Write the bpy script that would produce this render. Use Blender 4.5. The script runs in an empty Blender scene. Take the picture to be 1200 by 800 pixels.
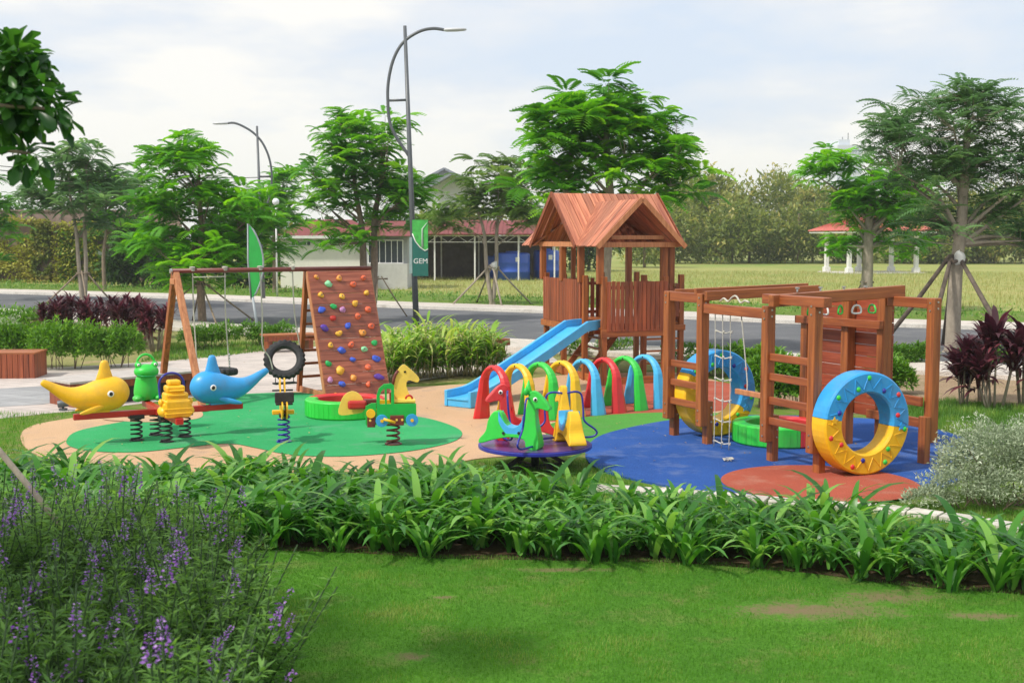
import bpy, bmesh, math, random
import numpy as np
from mathutils import Vector, Matrix, noise
R = math.radians
random.seed(7)
rng = np.random.default_rng(11)
scene = bpy.context.scene
COL = scene.collection

# ---------------------------------------------------------------- camera, sky, sun, exposure
FPX, CAMH, HOR = 1400.0, 2.85, 280.0
PITCH = math.atan((400 - HOR) / FPX)
cam = bpy.data.cameras.new('camera'); camo = bpy.data.objects.new('camera', cam); COL.objects.link(camo)
camo.location = (0, 0, CAMH); camo.rotation_euler = (R(90) - PITCH, 0, 0)
cam.sensor_width = 36; cam.lens = FPX / 1200 * 36; cam.clip_end = 3000; cam.clip_start = 0.1
scene.camera = camo
cam.dof.use_dof = True; cam.dof.focus_distance = 18.5; cam.dof.aperture_fstop = 4.0

SUN_EL = R(50)
SUNV = Vector((0.83 * math.cos(SUN_EL), 0.557 * math.cos(SUN_EL), -math.sin(SUN_EL))).normalized()
sl = bpy.data.lights.new('sun', 'SUN'); slo = bpy.data.objects.new('sun', sl); COL.objects.link(slo)
sl.energy = 3.6; sl.angle = R(4); sl.color = (1.0, 0.95, 0.86)
slo.rotation_euler = SUNV.to_track_quat('-Z', 'Y').to_euler(); slo.location = (-20, -10, 30)

world = bpy.data.worlds.new('World'); scene.world = world; world.use_nodes = True
nt = world.node_tree; nt.nodes.clear()
out = nt.nodes.new('ShaderNodeOutputWorld')
bg = nt.nodes.new('ShaderNodeBackground'); bg.inputs[1].default_value = 0.10
sky = nt.nodes.new('ShaderNodeTexSky'); sky.sky_type = 'NISHITA'; sky.sun_disc = False
sky.sun_elevation = SUN_EL; sky.sun_rotation = math.atan2(-SUNV.x, -SUNV.y)
sky.dust_density = 3.0; sky.air_density = 1.0
bg2 = nt.nodes.new('ShaderNodeBackground'); bg2.inputs[1].default_value = 1.17
tc = nt.nodes.new('ShaderNodeTexCoord'); mp = nt.nodes.new('ShaderNodeMapping'); mp.inputs['Scale'].default_value = (1, 1, 3.2)
mp.inputs['Location'].default_value = (3.1, 0.4, 0.55)
nz = nt.nodes.new('ShaderNodeTexNoise'); nz.inputs['Scale'].default_value = 2.6; nz.inputs['Detail'].default_value = 7; nz.inputs['Roughness'].default_value = .52
cr = nt.nodes.new('ShaderNodeValToRGB')
cr.color_ramp.elements[0].position = .41; cr.color_ramp.elements[0].color = (.63, .72, .86, 1)
cr.color_ramp.elements[1].position = .58; cr.color_ramp.elements[1].color = (.95, .92, .88, 1)
e = cr.color_ramp.elements.new(.50); e.color = (.76, .79, .85, 1)
mx = nt.nodes.new('ShaderNodeMixShader'); mx.inputs[0].default_value = .88
L = nt.links.new
L(tc.outputs['Generated'], mp.inputs[0]); L(mp.outputs[0], nz.inputs['Vector']); L(nz.outputs[0], cr.inputs[0])
L(cr.outputs[0], bg2.inputs[0]); L(sky.outputs[0], bg.inputs[0]); L(bg.outputs[0], mx.inputs[1]); L(bg2.outputs[0], mx.inputs[2]); L(mx.outputs[0], out.inputs[0])
vs = scene.view_settings; vs.view_transform = 'Standard'; vs.look = 'None'; vs.exposure = 0.06; vs.gamma = 1.0
scene.cycles.max_bounces = 6; scene.cycles.diffuse_bounces = 3; scene.cycles.transparent_max_bounces = 6
scene.cycles.sample_clamp_indirect = 4

# ---------------------------------------------------------------- helpers
_Rv, _Uv, _Fv = Vector((1, 0, 0)), Vector((0, math.sin(PITCH), math.cos(PITCH))), Vector((0, math.cos(PITCH), -math.sin(PITCH)))
def ray(px, py): return _Rv * (px - 600) + _Uv * (400 - py) + _Fv * FPX
def G(px, py, z=0.0):
    d = ray(px, py); t = (z - CAMH) / d.z
    return Vector((d.x * t, d.y * t, z))
def at(px, py, Y):
    d = ray(px, py); t = Y / d.y
    return Vector((d.x * t, Y, CAMH + d.z * t))
def on_plane(px, py, p0, n):
    d = ray(px, py); o = Vector((0, 0, CAMH)); t = (p0 - o).dot(n) / d.dot(n)
    return o + d * t

def tag(o, label=None, cat=None, group=None, kind=None):
    if label: o['label'] = label
    if cat: o['category'] = cat
    if group: o['group'] = group
    if kind: o['kind'] = kind
    return o
def thing(name, label, cat, loc=(0, 0, 0), rotz=0.0, group=None):
    o = bpy.data.objects.new(name, None); COL.objects.link(o)
    o.location = loc; o.rotation_euler = (0, 0, rotz); o.empty_display_size = .2
    return tag(o, label, cat, group)
def copy_tree(o, parent=None):
    c = o.copy(); COL.objects.link(c); c.parent = parent
    for ch in o.children: copy_tree(ch, c)
    return c

class MB:
    def __init__(s): s.v = []; s.f = []; s.m = []; s.sm = []
    def add(s, vs_, fs, mi=0, smooth=False):
        b = len(s.v); s.v += [tuple(v) for v in vs_]
        s.f += [tuple(b + i for i in f) for f in fs]; s.m += [mi] * len(fs); s.sm += [smooth] * len(fs)
        return s
    def box(s, c, size, rot=None, mi=0):
        c = Vector(c); hx, hy, hz = size[0] / 2, size[1] / 2, size[2] / 2
        P = [Vector((x, y, z)) for x in (-hx, hx) for y in (-hy, hy) for z in (-hz, hz)]
        if rot is not None: P = [rot @ p for p in P]
        return s.add([p + c for p in P], [(0, 1, 3, 2), (4, 6, 7, 5), (0, 4, 5, 1), (2, 3, 7, 6), (0, 2, 6, 4), (1, 5, 7, 3)], mi)
    def span(s, x0, x1, y0, y1, z0, z1, mi=0):
        return s.box(((x0 + x1) / 2, (y0 + y1) / 2, (z0 + z1) / 2), (x1 - x0, y1 - y0, z1 - z0), mi=mi)
    def beam(s, p0, p1, w, h, up=(0, 0, 1), mi=0, ext=0):
        p0, p1 = Vector(p0), Vector(p1); d = (p1 - p0); l = d.length; x = d / l; up = Vector(up)
        if abs(x.dot(up)) > .98: up = Vector((0, 1, 0))
        y = up.cross(x).normalized(); z = x.cross(y)
        rot = Matrix((x, y, z)).transposed()
        return s.box((p0 + p1) / 2, (l + 2 * ext, w, h), rot, mi)
    def tube(s, pts, r, n=8, mi=0, cap=True, closed=False):
        pts = [Vector(p) for p in pts]; N = len(pts)
        rr = r if isinstance(r, (list, tuple)) else [r] * N
        rings = []; up = None
        for i, p in enumerate(pts):
            a = pts[(i - 1) % N] if closed or i > 0 else p
            b = pts[(i + 1) % N] if closed or i < N - 1 else p
            t = (b - a).normalized() if (b - a).length > 1e-9 else Vector((0, 0, 1))
            if up is None: up = Vector((0, 0, 1)) if abs(t.z) < .9 else Vector((1, 0, 0))
            u = (up - t * up.dot(t)).normalized(); w = t.cross(u); up = u
            rings.append([p + (u * math.cos(2 * math.pi * k / n) + w * math.sin(2 * math.pi * k / n)) * rr[i] for k in range(n)])
        vs_ = [v for rg in rings for v in rg]; fs = []
        for i in range(N if closed else N - 1):
            j = (i + 1) % N
            for k in range(n): fs.append((i * n + k, i * n + (k + 1) % n, j * n + (k + 1) % n, j * n + k))
        if cap and not closed: fs.append(tuple(range(n))[::-1]); fs.append(tuple((N - 1) * n + k for k in range(n)))
        return s.add(vs_, fs, mi, True)
    def loft(s, secs, n=16, mi=0):
        # secs: (centre, x-axis half, y-axis half) with axis vectors
        vs_ = []; fs = []
        for c, ax, ay in secs:
            c, ax, ay = Vector(c), Vector(ax), Vector(ay)
            vs_ += [c + ax * math.cos(2 * math.pi * k / n) + ay * math.sin(2 * math.pi * k / n) for k in range(n)]
        for i in range(len(secs) - 1):
            for k in range(n): fs.append((i * n + k, i * n + (k + 1) % n, (i + 1) * n + (k + 1) % n, (i + 1) * n + k))
        fs.append(tuple(range(n))[::-1]); fs.append(tuple((len(secs) - 1) * n + k for k in range(n)))
        return s.add(vs_, fs, mi, True)
    def ball(s, c, r, n=14, m=9, mi=0, rot=None):
        c = Vector(c); r = Vector(r) if not isinstance(r, (int, float)) else Vector((r, r, r)); vs_ = []; fs = []
        def tr(p): 
            p = Vector((p[0] * r.x, p[1] * r.y, p[2] * r.z)); return c + (rot @ p if rot is not None else p)
        vs_.append(tr((0, 0, -1)))
        for j in range(1, m):
            a = -math.pi / 2 + math.pi * j / m
            for k in range(n): vs_.append(tr((math.cos(a) * math.cos(2 * math.pi * k / n), math.cos(a) * math.sin(2 * math.pi * k / n), math.sin(a))))
        vs_.append(tr((0, 0, 1))); top = len(vs_) - 1
        for k in range(n): fs.append((0, 1 + (k + 1) % n, 1 + k)); fs.append((top, top - n + k, top - n + (k + 1) % n))
        for j in range(m - 2):
            for k in range(n): a = 1 + j * n; fs.append((a + k, a + (k + 1) % n, a + n + (k + 1) % n, a + n + k))
        return s.add(vs_, fs, mi, True)
    def prism(s, outline, t, frame=None, mi=0, off=0.0):
        # outline in (x,z); thickness along y
        M = frame or Matrix.Identity(4); n = len(outline)
        A = [M @ Vector((x, off - t / 2, z)) for x, z in outline]; B = [M @ Vector((x, off + t / 2, z)) for x, z in outline]
        fs = [tuple(range(n)), tuple(range(2 * n - 1, n - 1, -1))] + [(i, n + i, n + (i + 1) % n, (i + 1) % n) for i in range(n)]
        return s.add(A + B, fs, mi)
    def disc(s, c, axis, r, t, n=24, mi=0):
        c, axis = Vector(c), Vector(axis).normalized()
        u = axis.orthogonal().normalized(); w = axis.cross(u)
        A = [c - axis * t / 2 + (u * math.cos(2 * math.pi * k / n) + w * math.sin(2 * math.pi * k / n)) * r for k in range(n)]
        B = [p + axis * t for p in A]
        return s.add(A + B, [tuple(range(n))[::-1], tuple(range(n, 2 * n))] + [(i, (i + 1) % n, n + (i + 1) % n, n + i) for i in range(n)], mi)
    def build(s, name, mats, parent=None, loc=None, bevel=0, subd=0, bseg=2):
        me = bpy.data.meshes.new(name); me.from_pydata(s.v, [], s.f)
        for m in (mats if isinstance(mats, (list, tuple)) else [mats]): me.materials.append(m)
        me.polygons.foreach_set('material_index', s.m); me.polygons.foreach_set('use_smooth', s.sm); me.update()
        bm = bmesh.new(); bm.from_mesh(me); bmesh.ops.recalc_face_normals(bm, faces=bm.faces); bm.to_mesh(me); bm.free()
        o = bpy.data.objects.new(name, me); COL.objects.link(o); o.parent = parent
        if loc is not None: o.location = loc
        if bevel:
            b = o.modifiers.new('bevel', 'BEVEL'); b.width = bevel; b.segments = bseg; b.limit_method = 'ANGLE'; b.angle_limit = R(40)
        if subd:
            b = o.modifiers.new('sub', 'SUBSURF'); b.levels = subd; b.render_levels = subd
        return o

def smooth_poly(pts, n=8):
    out = []; N = len(pts)
    for i in range(N):
        p0, p1, p2, p3 = [Vector(pts[(i + k - 1) % N]) for k in range(4)]
        for j in range(n):
            t = j / n
            out.append(.5 * ((2 * p1) + (p2 - p0) * t + (2 * p0 - 5 * p1 + 4 * p2 - p3) * t * t + (3 * p1 - p0 - 3 * p2 + p3) * t ** 3))
    return out
def cr_open(pts, n=6):
    pts = [Vector(p) for p in pts]; q = [pts[0] * 2 - pts[1]] + pts + [pts[-1] * 2 - pts[-2]]; out = []
    for i in range(1, len(q) - 2):
        p0, p1, p2, p3 = q[i - 1:i + 3]
        for j in range(n):
            t = j / n
            out.append(.5 * ((2 * p1) + (p2 - p0) * t + (2 * p0 - 5 * p1 + 4 * p2 - p3) * t * t + (3 * p1 - p0 - 3 * p2 + p3) * t ** 3))
    out.append(pts[-1]); return out

# ---------------------------------------------------------------- materials
MATS = {}
def newmat(name):
    m = bpy.data.materials.new(name); m.use_nodes = True; return m, m.node_tree, m.node_tree.nodes['Principled BSDF']
def hsvmix(nt, c, sock_fac, lo, hi):
    pass
def simple(name, col, rough=.5, var=.12, scale=6, bump=.0, bscale=40, spec=.5, island=0.0, metal=0, dirt=0.0, coat=0.0, stretch=None):
    if name in MATS: return MATS[name]
    m, nt, b = newmat(name); Ln = nt.links.new
    b.inputs['Roughness'].default_value = rough; b.inputs['Metallic'].default_value = metal
    b.inputs['Specular IOR Level'].default_value = spec; b.inputs['Coat Weight'].default_value = coat
    tc = nt.nodes.new('ShaderNodeTexCoord'); src = tc.outputs['Object']
    if stretch:
        mpn = nt.nodes.new('ShaderNodeMapping'); mpn.inputs['Scale'].default_value = stretch; Ln(src, mpn.inputs[0]); src = mpn.outputs[0]
    n1 = nt.nodes.new('ShaderNodeTexNoise'); n1.inputs['Scale'].default_value = scale; n1.inputs['Detail'].default_value = 6; n1.inputs['Roughness'].default_value = .65
    Ln(src, n1.inputs['Vector'])
    r = nt.nodes.new('ShaderNodeValToRGB'); c = np.array(col[:3])
    r.color_ramp.elements[0].position = .3; r.color_ramp.elements[0].color = (*np.clip(c * (1 - var), 0, 1), 1)
    r.color_ramp.elements[1].position = .7; r.color_ramp.elements[1].color = (*np.clip(c * (1 + var), 0, 1), 1)
    Ln(n1.outputs[0], r.inputs[0]); csock = r.outputs[0]
    if island:
        g = nt.nodes.new('ShaderNodeNewGeometry'); hs = nt.nodes.new('ShaderNodeHueSaturation')
        mr = nt.nodes.new('ShaderNodeMapRange'); mr.inputs[3].default_value = 1 - island; mr.inputs[4].default_value = 1 + island
        Ln(g.outputs['Random Per Island'], mr.inputs[0]); Ln(mr.outputs[0], hs.inputs['Value']); Ln(csock, hs.inputs['Color']); csock = hs.outputs[0]
    if dirt:
        n2 = nt.nodes.new('ShaderNodeTexNoise'); n2.inputs['Scale'].default_value = 2.3; n2.inputs['Detail'].default_value = 9; n2.inputs['Roughness'].default_value = .7
        Ln(tc.outputs['Object'], n2.inputs['Vector'])
        r2 = nt.nodes.new('ShaderNodeValToRGB'); r2.color_ramp.elements[0].position = .5; r2.color_ramp.elements[0].color = (0, 0, 0, 1)
        r2.color_ramp.elements[1].position = .78; r2.color_ramp.elements[1].color = (dirt, dirt, dirt, 1)
        mxn = nt.nodes.new('ShaderNodeMix'); mxn.data_type = 'RGBA'; mxn.inputs[7].default_value = (.20, .16, .11, 1)
        Ln(n2.outputs[0], r2.inputs[0]); Ln(r2.outputs[0], mxn.inputs[0]); Ln(csock, mxn.inputs[6]); csock = mxn.outputs[2]
    Ln(csock, b.inputs['Base Color'])
    if bump:
        n3 = nt.nodes.new('ShaderNodeTexNoise'); n3.inputs['Scale'].default_value = bscale; n3.inputs['Detail'].default_value = 5; Ln(src, n3.inputs['Vector'])
        bp = nt.nodes.new('ShaderNodeBump'); bp.inputs['Strength'].default_value = bump; bp.inputs['Distance'].default_value = .02
        Ln(n3.outputs[0], bp.inputs['Height']); Ln(bp.outputs[0], b.inputs['Normal'])
    MATS[name] = m; return m
def plastic(name, col, rough=.40): return simple(name, col, rough, var=.12, scale=3.5, bump=.08, bscale=40, dirt=.42, coat=.06)
def wood(name, ca, cb, axis='z', rough=.5, island=.28):
    """stained timber with grain running along one local axis"""
    if name in MATS: return MATS[name]
    m, nt, b = newmat(name); Ln = nt.links.new
    b.inputs['Roughness'].default_value = rough; b.inputs['Coat Weight'].default_value = .12; b.inputs['Coat Roughness'].default_value = .35
    tc = nt.nodes.new('ShaderNodeTexCoord'); mpn = nt.nodes.new('ShaderNodeMapping')
    sc = {'x': (1.2, 22, 22), 'y': (22, 1.2, 22), 'z': (22, 22, 1.2), 'm': (9, 9, 9), 'rx': (16, .8, .8), 'ry': (.8, 16, .8)}[axis]; mpn.inputs['Scale'].default_value = sc
    g = nt.nodes.new('ShaderNodeNewGeometry'); cmb = nt.nodes.new('ShaderNodeVectorMath'); cmb.operation = 'MULTIPLY_ADD'
    cmb.inputs[1].default_value = (9, 7, 5); Ln(g.outputs['Random Per Island'], cmb.inputs[0]); Ln(tc.outputs['Object'], mpn.inputs[0]); Ln(mpn.outputs[0], cmb.inputs[2])
    n1 = nt.nodes.new('ShaderNodeTexNoise'); n1.inputs['Scale'].default_value = 1; n1.inputs['Detail'].default_value = 8; n1.inputs['Roughness'].default_value = .6; n1.inputs['Distortion'].default_value = .6
    Ln(cmb.outputs[0], n1.inputs['Vector'])
    r = nt.nodes.new('ShaderNodeValToRGB'); r.color_ramp.elements[0].position = .32; r.color_ramp.elements[0].color = (*ca, 1)
    r.color_ramp.elements[1].position = .68; r.color_ramp.elements[1].color = (*cb, 1)
    Ln(n1.outputs[0], r.inputs[0])
    mr = nt.nodes.new('ShaderNodeMapRange'); mr.inputs[3].default_value = 1 - island; mr.inputs[4].default_value = 1 + island
    hs = nt.nodes.new('ShaderNodeHueSaturation'); Ln(g.outputs['Random Per Island'], mr.inputs[0]); Ln(mr.outputs[0], hs.inputs['Value']); Ln(r.outputs[0], hs.inputs['Color'])
    # scuffs
    n2 = nt.nodes.new('ShaderNodeTexNoise'); n2.inputs['Scale'].default_value = 5; n2.inputs['Detail'].default_value = 10; n2.inputs['Roughness'].default_value = .75; Ln(tc.outputs['Object'], n2.inputs['Vector'])
    r2 = nt.nodes.new('ShaderNodeValToRGB'); r2.color_ramp.elements[0].position = .60; r2.color_ramp.elements[0].color = (0, 0, 0, 1); r2.color_ramp.elements[1].position = .8; r2.color_ramp.elements[1].color = (.45, .45, .45, 1)
    mxn = nt.nodes.new('ShaderNodeMix'); mxn.data_type = 'RGBA'; mxn.inputs[7].default_value = (.42, .25, .14, 1)
    Ln(n2.outputs[0], r2.inputs[0]); Ln(r2.outputs[0], mxn.inputs[0]); Ln(hs.outputs[0], mxn.inputs[6]); Ln(mxn.outputs[2], b.inputs['Base Color'])
    bp = nt.nodes.new('ShaderNodeBump'); bp.inputs['Strength'].default_value = .25; bp.inputs['Distance'].default_value = .01; Ln(n1.outputs[0], bp.inputs['Height']); Ln(bp.outputs[0], b.inputs['Normal'])
    MATS[name] = m; return m
def foliage(name, dark, light, trans=.35, rough=.45, top=None):
    """leaf colour varies clump by clump through the point attribute 'var'"""
    if name in MATS: return MATS[name]
    m, nt, b = newmat(name); Ln = nt.links.new
    at_ = nt.nodes.new('ShaderNodeAttribute'); at_.attribute_name = 'var'
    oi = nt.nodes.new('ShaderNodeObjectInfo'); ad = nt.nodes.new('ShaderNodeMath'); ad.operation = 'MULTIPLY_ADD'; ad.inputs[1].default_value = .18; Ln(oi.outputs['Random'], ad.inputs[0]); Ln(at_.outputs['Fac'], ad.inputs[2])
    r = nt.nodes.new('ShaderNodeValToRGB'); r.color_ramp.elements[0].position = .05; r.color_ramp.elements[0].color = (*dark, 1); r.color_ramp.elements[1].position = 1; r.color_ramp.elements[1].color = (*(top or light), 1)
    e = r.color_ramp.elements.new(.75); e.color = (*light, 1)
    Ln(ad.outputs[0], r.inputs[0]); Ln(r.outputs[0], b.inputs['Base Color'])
    b.inputs['Roughness'].default_value = rough; b.inputs['Specular IOR Level'].default_value = .35
    tr = nt.nodes.new('ShaderNodeBsdfTranslucent'); br = nt.nodes.new('ShaderNodeMix'); br.data_type = 'RGBA'; br.inputs[0].default_value = .5; br.blend_type = 'MULTIPLY'
    hs = nt.nodes.new('ShaderNodeHueSaturation'); hs.inputs['Hue'].default_value = .485; hs.inputs['Value'].default_value = 1.5; hs.inputs['Saturation'].default_value = 1.1
    Ln(r.outputs[0], hs.inputs['Color']); Ln(hs.outputs[0], tr.inputs[0])
    ms = nt.nodes.new('ShaderNodeMixShader'); ms.inputs[0].default_value = trans
    o = nt.nodes['Material Output']; Ln(b.outputs[0], ms.inputs[1]); Ln(tr.outputs[0], ms.inputs[2]); Ln(ms.outputs[0], o.inputs[0])
    MATS[name] = m; return m

def ground_mat(name, cols, scales=(.35, 3.5, 40), rough=.95, bump=.6, fine=None):
    """mix of soil / grass tones at three scales in world space"""
    m, nt, b = newmat(name); Ln = nt.links.new; b.inputs['Roughness'].default_value = rough; b.inputs['Specular IOR Level'].default_value = .15
    tc = nt.nodes.new('ShaderNodeTexCoord'); ns = []
    for s, d in zip(scales, (5, 8, 6)):
        n = nt.nodes.new('ShaderNodeTexNoise'); n.inputs['Scale'].default_value = s; n.inputs['Detail'].default_value = d; n.inputs['Roughness'].default_value = .65; Ln(tc.outputs['Object'], n.inputs['Vector']); ns.append(n)
    r1 = nt.nodes.new('ShaderNodeValToRGB'); r1.color_ramp.elements[0].position = .35; r1.color_ramp.elements[1].position = .65
    r1.color_ramp.elements[0].color = (*cols[0], 1); r1.color_ramp.elements[1].color = (*cols[1], 1); Ln(ns[0].outputs[0], r1.inputs[0])
    r2 = nt.nodes.new('ShaderNodeValToRGB'); r2.color_ramp.elements[0].position = .52; r2.color_ramp.elements[0].color = (0, 0, 0, 1); r2.color_ramp.elements[1].position = .68; r2.color_ramp.elements[1].color = (1, 1, 1, 1); Ln(ns[1].outputs[0], r2.inputs[0])
    m1 = nt.nodes.new('ShaderNodeMix'); m1.data_type = 'RGBA'; m1.inputs[7].default_value = (*cols[2], 1); Ln(r2.outputs[0], m1.inputs[0]); Ln(r1.outputs[0], m1.inputs[6])
    r3 = nt.nodes.new('ShaderNodeMapRange'); r3.inputs[1].default_value = .3; r3.inputs[2].default_value = .7; r3.inputs[3].default_value = .62; r3.inputs[4].default_value = 1.38; Ln(ns[2].outputs[0], r3.inputs[0])
    hs = nt.nodes.new('ShaderNodeHueSaturation'); Ln(r3.outputs[0], hs.inputs['Value']); Ln(m1.outputs[2], hs.inputs['Color']); Ln(hs.outputs[0], b.inputs['Base Color'])
    bp = nt.nodes.new('ShaderNodeBump'); bp.inputs['Strength'].default_value = bump; bp.inputs['Distance'].default_value = .03; Ln(ns[2].outputs[0], bp.inputs['Height']); Ln(bp.outputs[0], b.inputs['Normal'])
    MATS[name] = m; return m

M_post = wood('timber_posts', (.20, .050, .014), (.50, .150, .034), 'z')
M_beam = wood('timber_beams', (.21, .052, .015), (.50, .155, .036), 'x')
M_slat = wood('timber_slats', (.14, .030, .012), (.38, .090, .030), 'z')
M_roofb = wood('timber_roof', (.27, .065, .03), (.64, .25, .13), 'rx', island=.34); M_roofc = wood('timber_porch_roof', (.27, .065, .03), (.62, .24, .13), 'ry', island=.34)
M_wallp = wood('timber_wall', (.18, .040, .020), (.40, .12, .065), 'x', island=.3)
M_orange = wood('timber_orange', (.42, .14, .05), (.66, .28, .12), 'z')
P_red = plastic('plastic_red', (.66, .025, .03)); P_green = plastic('plastic_green', (.03, .56, .055)); P_blue = plastic('plastic_blue', (.03, .33, .72))
P_yel = plastic('plastic_yellow', (.88, .50, .012)); P_lblue = plastic('plastic_light_blue', (.07, .45, .80)); P_dgreen = plastic('plastic_deep_green', (.01, .36, .10))
M_blue = simple('paint_dark_blue', (.02, .025, .30), .35, dirt=.25); M_redp = simple('paint_red', (.48, .02, .015), .35, dirt=.25)
M_black = simple('rubber_black', (.016, .016, .018), .6, var=.3, bump=.3, dirt=.2); M_steel = simple('steel', (.5, .5, .5), .35, metal=.9)
M_grey = simple('paint_grey', (.10, .11, .12), .4, bump=.05); M_rope = simple('rope', (.55, .52, .45), .9, bump=.6, bscale=90)
M_white = simple('white_paint', (.74, .73, .70), .6, dirt=.15); M_darkbr = simple('brown_paint', (.16, .03, .022), .4, dirt=.3)
M_eyew = simple('eye_white', (.85, .85, .83), .3); M_eyeb = simple('eye_black', (.01, .01, .01), .2)
M_bark = simple('bark', (.23, .17, .125), .95, var=.35, scale=14, bump=1, bscale=18, stretch=(1, 1, .35))
M_barkl = simple('bark_pale', (.33, .28, .22), .95, var=.25, scale=9, bump=.8, bscale=14, stretch=(1, 1, .5))
M_pole = simple('stake_wood', (.27, .21, .15), .9, var=.3, scale=8, bump=.5)
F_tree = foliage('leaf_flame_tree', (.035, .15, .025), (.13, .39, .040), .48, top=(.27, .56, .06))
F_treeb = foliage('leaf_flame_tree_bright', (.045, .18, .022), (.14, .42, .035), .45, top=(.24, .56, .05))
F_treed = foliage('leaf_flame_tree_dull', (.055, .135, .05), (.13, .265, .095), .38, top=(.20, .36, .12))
F_lily = foliage('leaf_lily', (.028, .13, .018), (.10, .31, .04), .42, .33, top=(.24, .48, .09))
F_shrub = foliage('leaf_shrub', (.05, .14, .018), (.14, .33, .035), .4, top=(.26, .46, .07))
F_reed = foliage('leaf_reed', (.08, .22, .03), (.26, .46, .06), .4, top=(.58, .64, .20))
F_cord = foliage('leaf_cordyline', (.028, .010, .014), (.085, .020, .030), .25, top=(.19, .05, .06))
F_silver = foliage('leaf_silver', (.17, .23, .13), (.40, .47, .31), .3, top=(.66, .70, .55))
F_thick = foliage('leaf_thicket', (.06, .12, .025), (.24, .29, .06), .4, top=(.50, .44, .14))
F_dark = foliage('leaf_dark', (.012, .045, .012), (.045, .10, .022), .3, top=(.08, .17, .03))
F_salv = foliage('leaf_salvia', (.040, .11, .022), (.12, .26, .05), .42, top=(.22, .42, .09))
F_purp = foliage('petal_purple', (.20, .06, .33), (.36, .14, .54), .4, top=(.58, .34, .76))
F_broad = foliage('leaf_broad', (.016, .075, .014), (.05, .16, .025), .5, .3, top=(.09, .25, .04))
F_yel = foliage('leaf_yellow_green', (.20, .24, .03), (.42, .44, .08), .35, top=(.6, .58, .15))
F_grass = foliage('grass_blades', (.05, .165, .018), (.11, .30, .03), .4, .6, top=(.26, .36, .08))
F_weeds = foliage('weed_leaves', (.05, .14, .02), (.13, .29, .04), .35, top=(.28, .40, .08))

# ---------------------------------------------------------------- leaf batches
def tmpl_leaf(w=.3, droop=.15, fold=.08):
    v = [(0, 0, 0), (.45, w / 2, fold), (1, 0, -droop), (.45, -w / 2, fold), (.5, 0, 0)]
    return np.array(v), [(0, 4, 1), (4, 2, 1), (0, 3, 4), (3, 2, 4)]
def tmpl_kite(w=.3, droop=.1):
    return np.array([(0, 0, 0), (.45, w / 2, .02), (1, 0, -droop), (.45, -w / 2, .02)]), [(0, 3, 2, 1)]
def tmpl_frond(npairs=11, droop=.35, pw=.085, pl=.30):
    vs_ = []; fs = []
    for i in range(npairs):
        t = .12 + .85 * i / (npairs - 1); x = t; z = .12 * math.sin(t * 2.2) - droop * t * t
        l = pl * (math.sin(math.pi * (t * .80 + .14))) ** .7
        for s in (-1, 1):
            b = len(vs_); dx = .45 * l; dy = s * l * .9; dz = -.25 * l
            vs_ += [(x, 0, z), (x + dx * .5 + pw * .55, dy * .5, z + dz * .3), (x + dx, dy, z + dz), (x + dx * .5 - pw * .55, dy * .5, z + dz * .3)]
            fs.append((b, b + 1, b + 2, b + 3))
    return np.array(vs_), fs
def tmpl_blade(nseg=6, w=.09, bend=.9, fold=.02):
    """strap leaf: starts upward (+z), arches towards +x; unit length"""
    vs_ = []; fs = []; x = z = 0.0; ang = R(82)
    for i in range(nseg + 1):
        t = i / nseg; ww = w * (.55 + 1.1 * t if t < .4 else 1.0 * (1 - ((t - .4) / .6) ** 2.2)) * .5 + .0008
        vs_ += [(x, ww, z + fold * (1 - t)), (x, 0, z), (x, -ww, z + fold * (1 - t))]
        ang -= bend * (.3 + 1.4 * t) / nseg * 1.5; x += math.cos(ang) / nseg; z += math.sin(ang) / nseg
    for i in range(nseg):
        for k in range(2): a = i * 3 + k; fs.append((a, a + 1, a + 4, a + 3))
    return np.array(vs_), fs
def frames(d, up=None, roll=None):
    """N x3x3 matrices whose columns are x=d, y, z"""
    d = d / np.linalg.norm(d, axis=1, keepdims=True)
    if up is None: up = np.tile([0, 0, 1.0], (len(d), 1))
    y = np.cross(up, d); ln = np.linalg.norm(y, axis=1, keepdims=True); y = np.where(ln < 1e-4, [0, 1.0, 0], y / np.maximum(ln, 1e-6)); z = np.cross(d, y)
    if roll is not None:
        c, s = np.cos(roll)[:, None], np.sin(roll)[:, None]; y, z = y * c + z * s, z * c - y * s
    return np.stack([d, y, z], axis=2)
def zrot(a):
    c, s = np.cos(a), np.sin(a); o = np.zeros_like(a); i = np.ones_like(a)
    return np.stack([np.stack([c, -s, o], 1), np.stack([s, c, o], 1), np.stack([o, o, i], 1)], 1)
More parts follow.
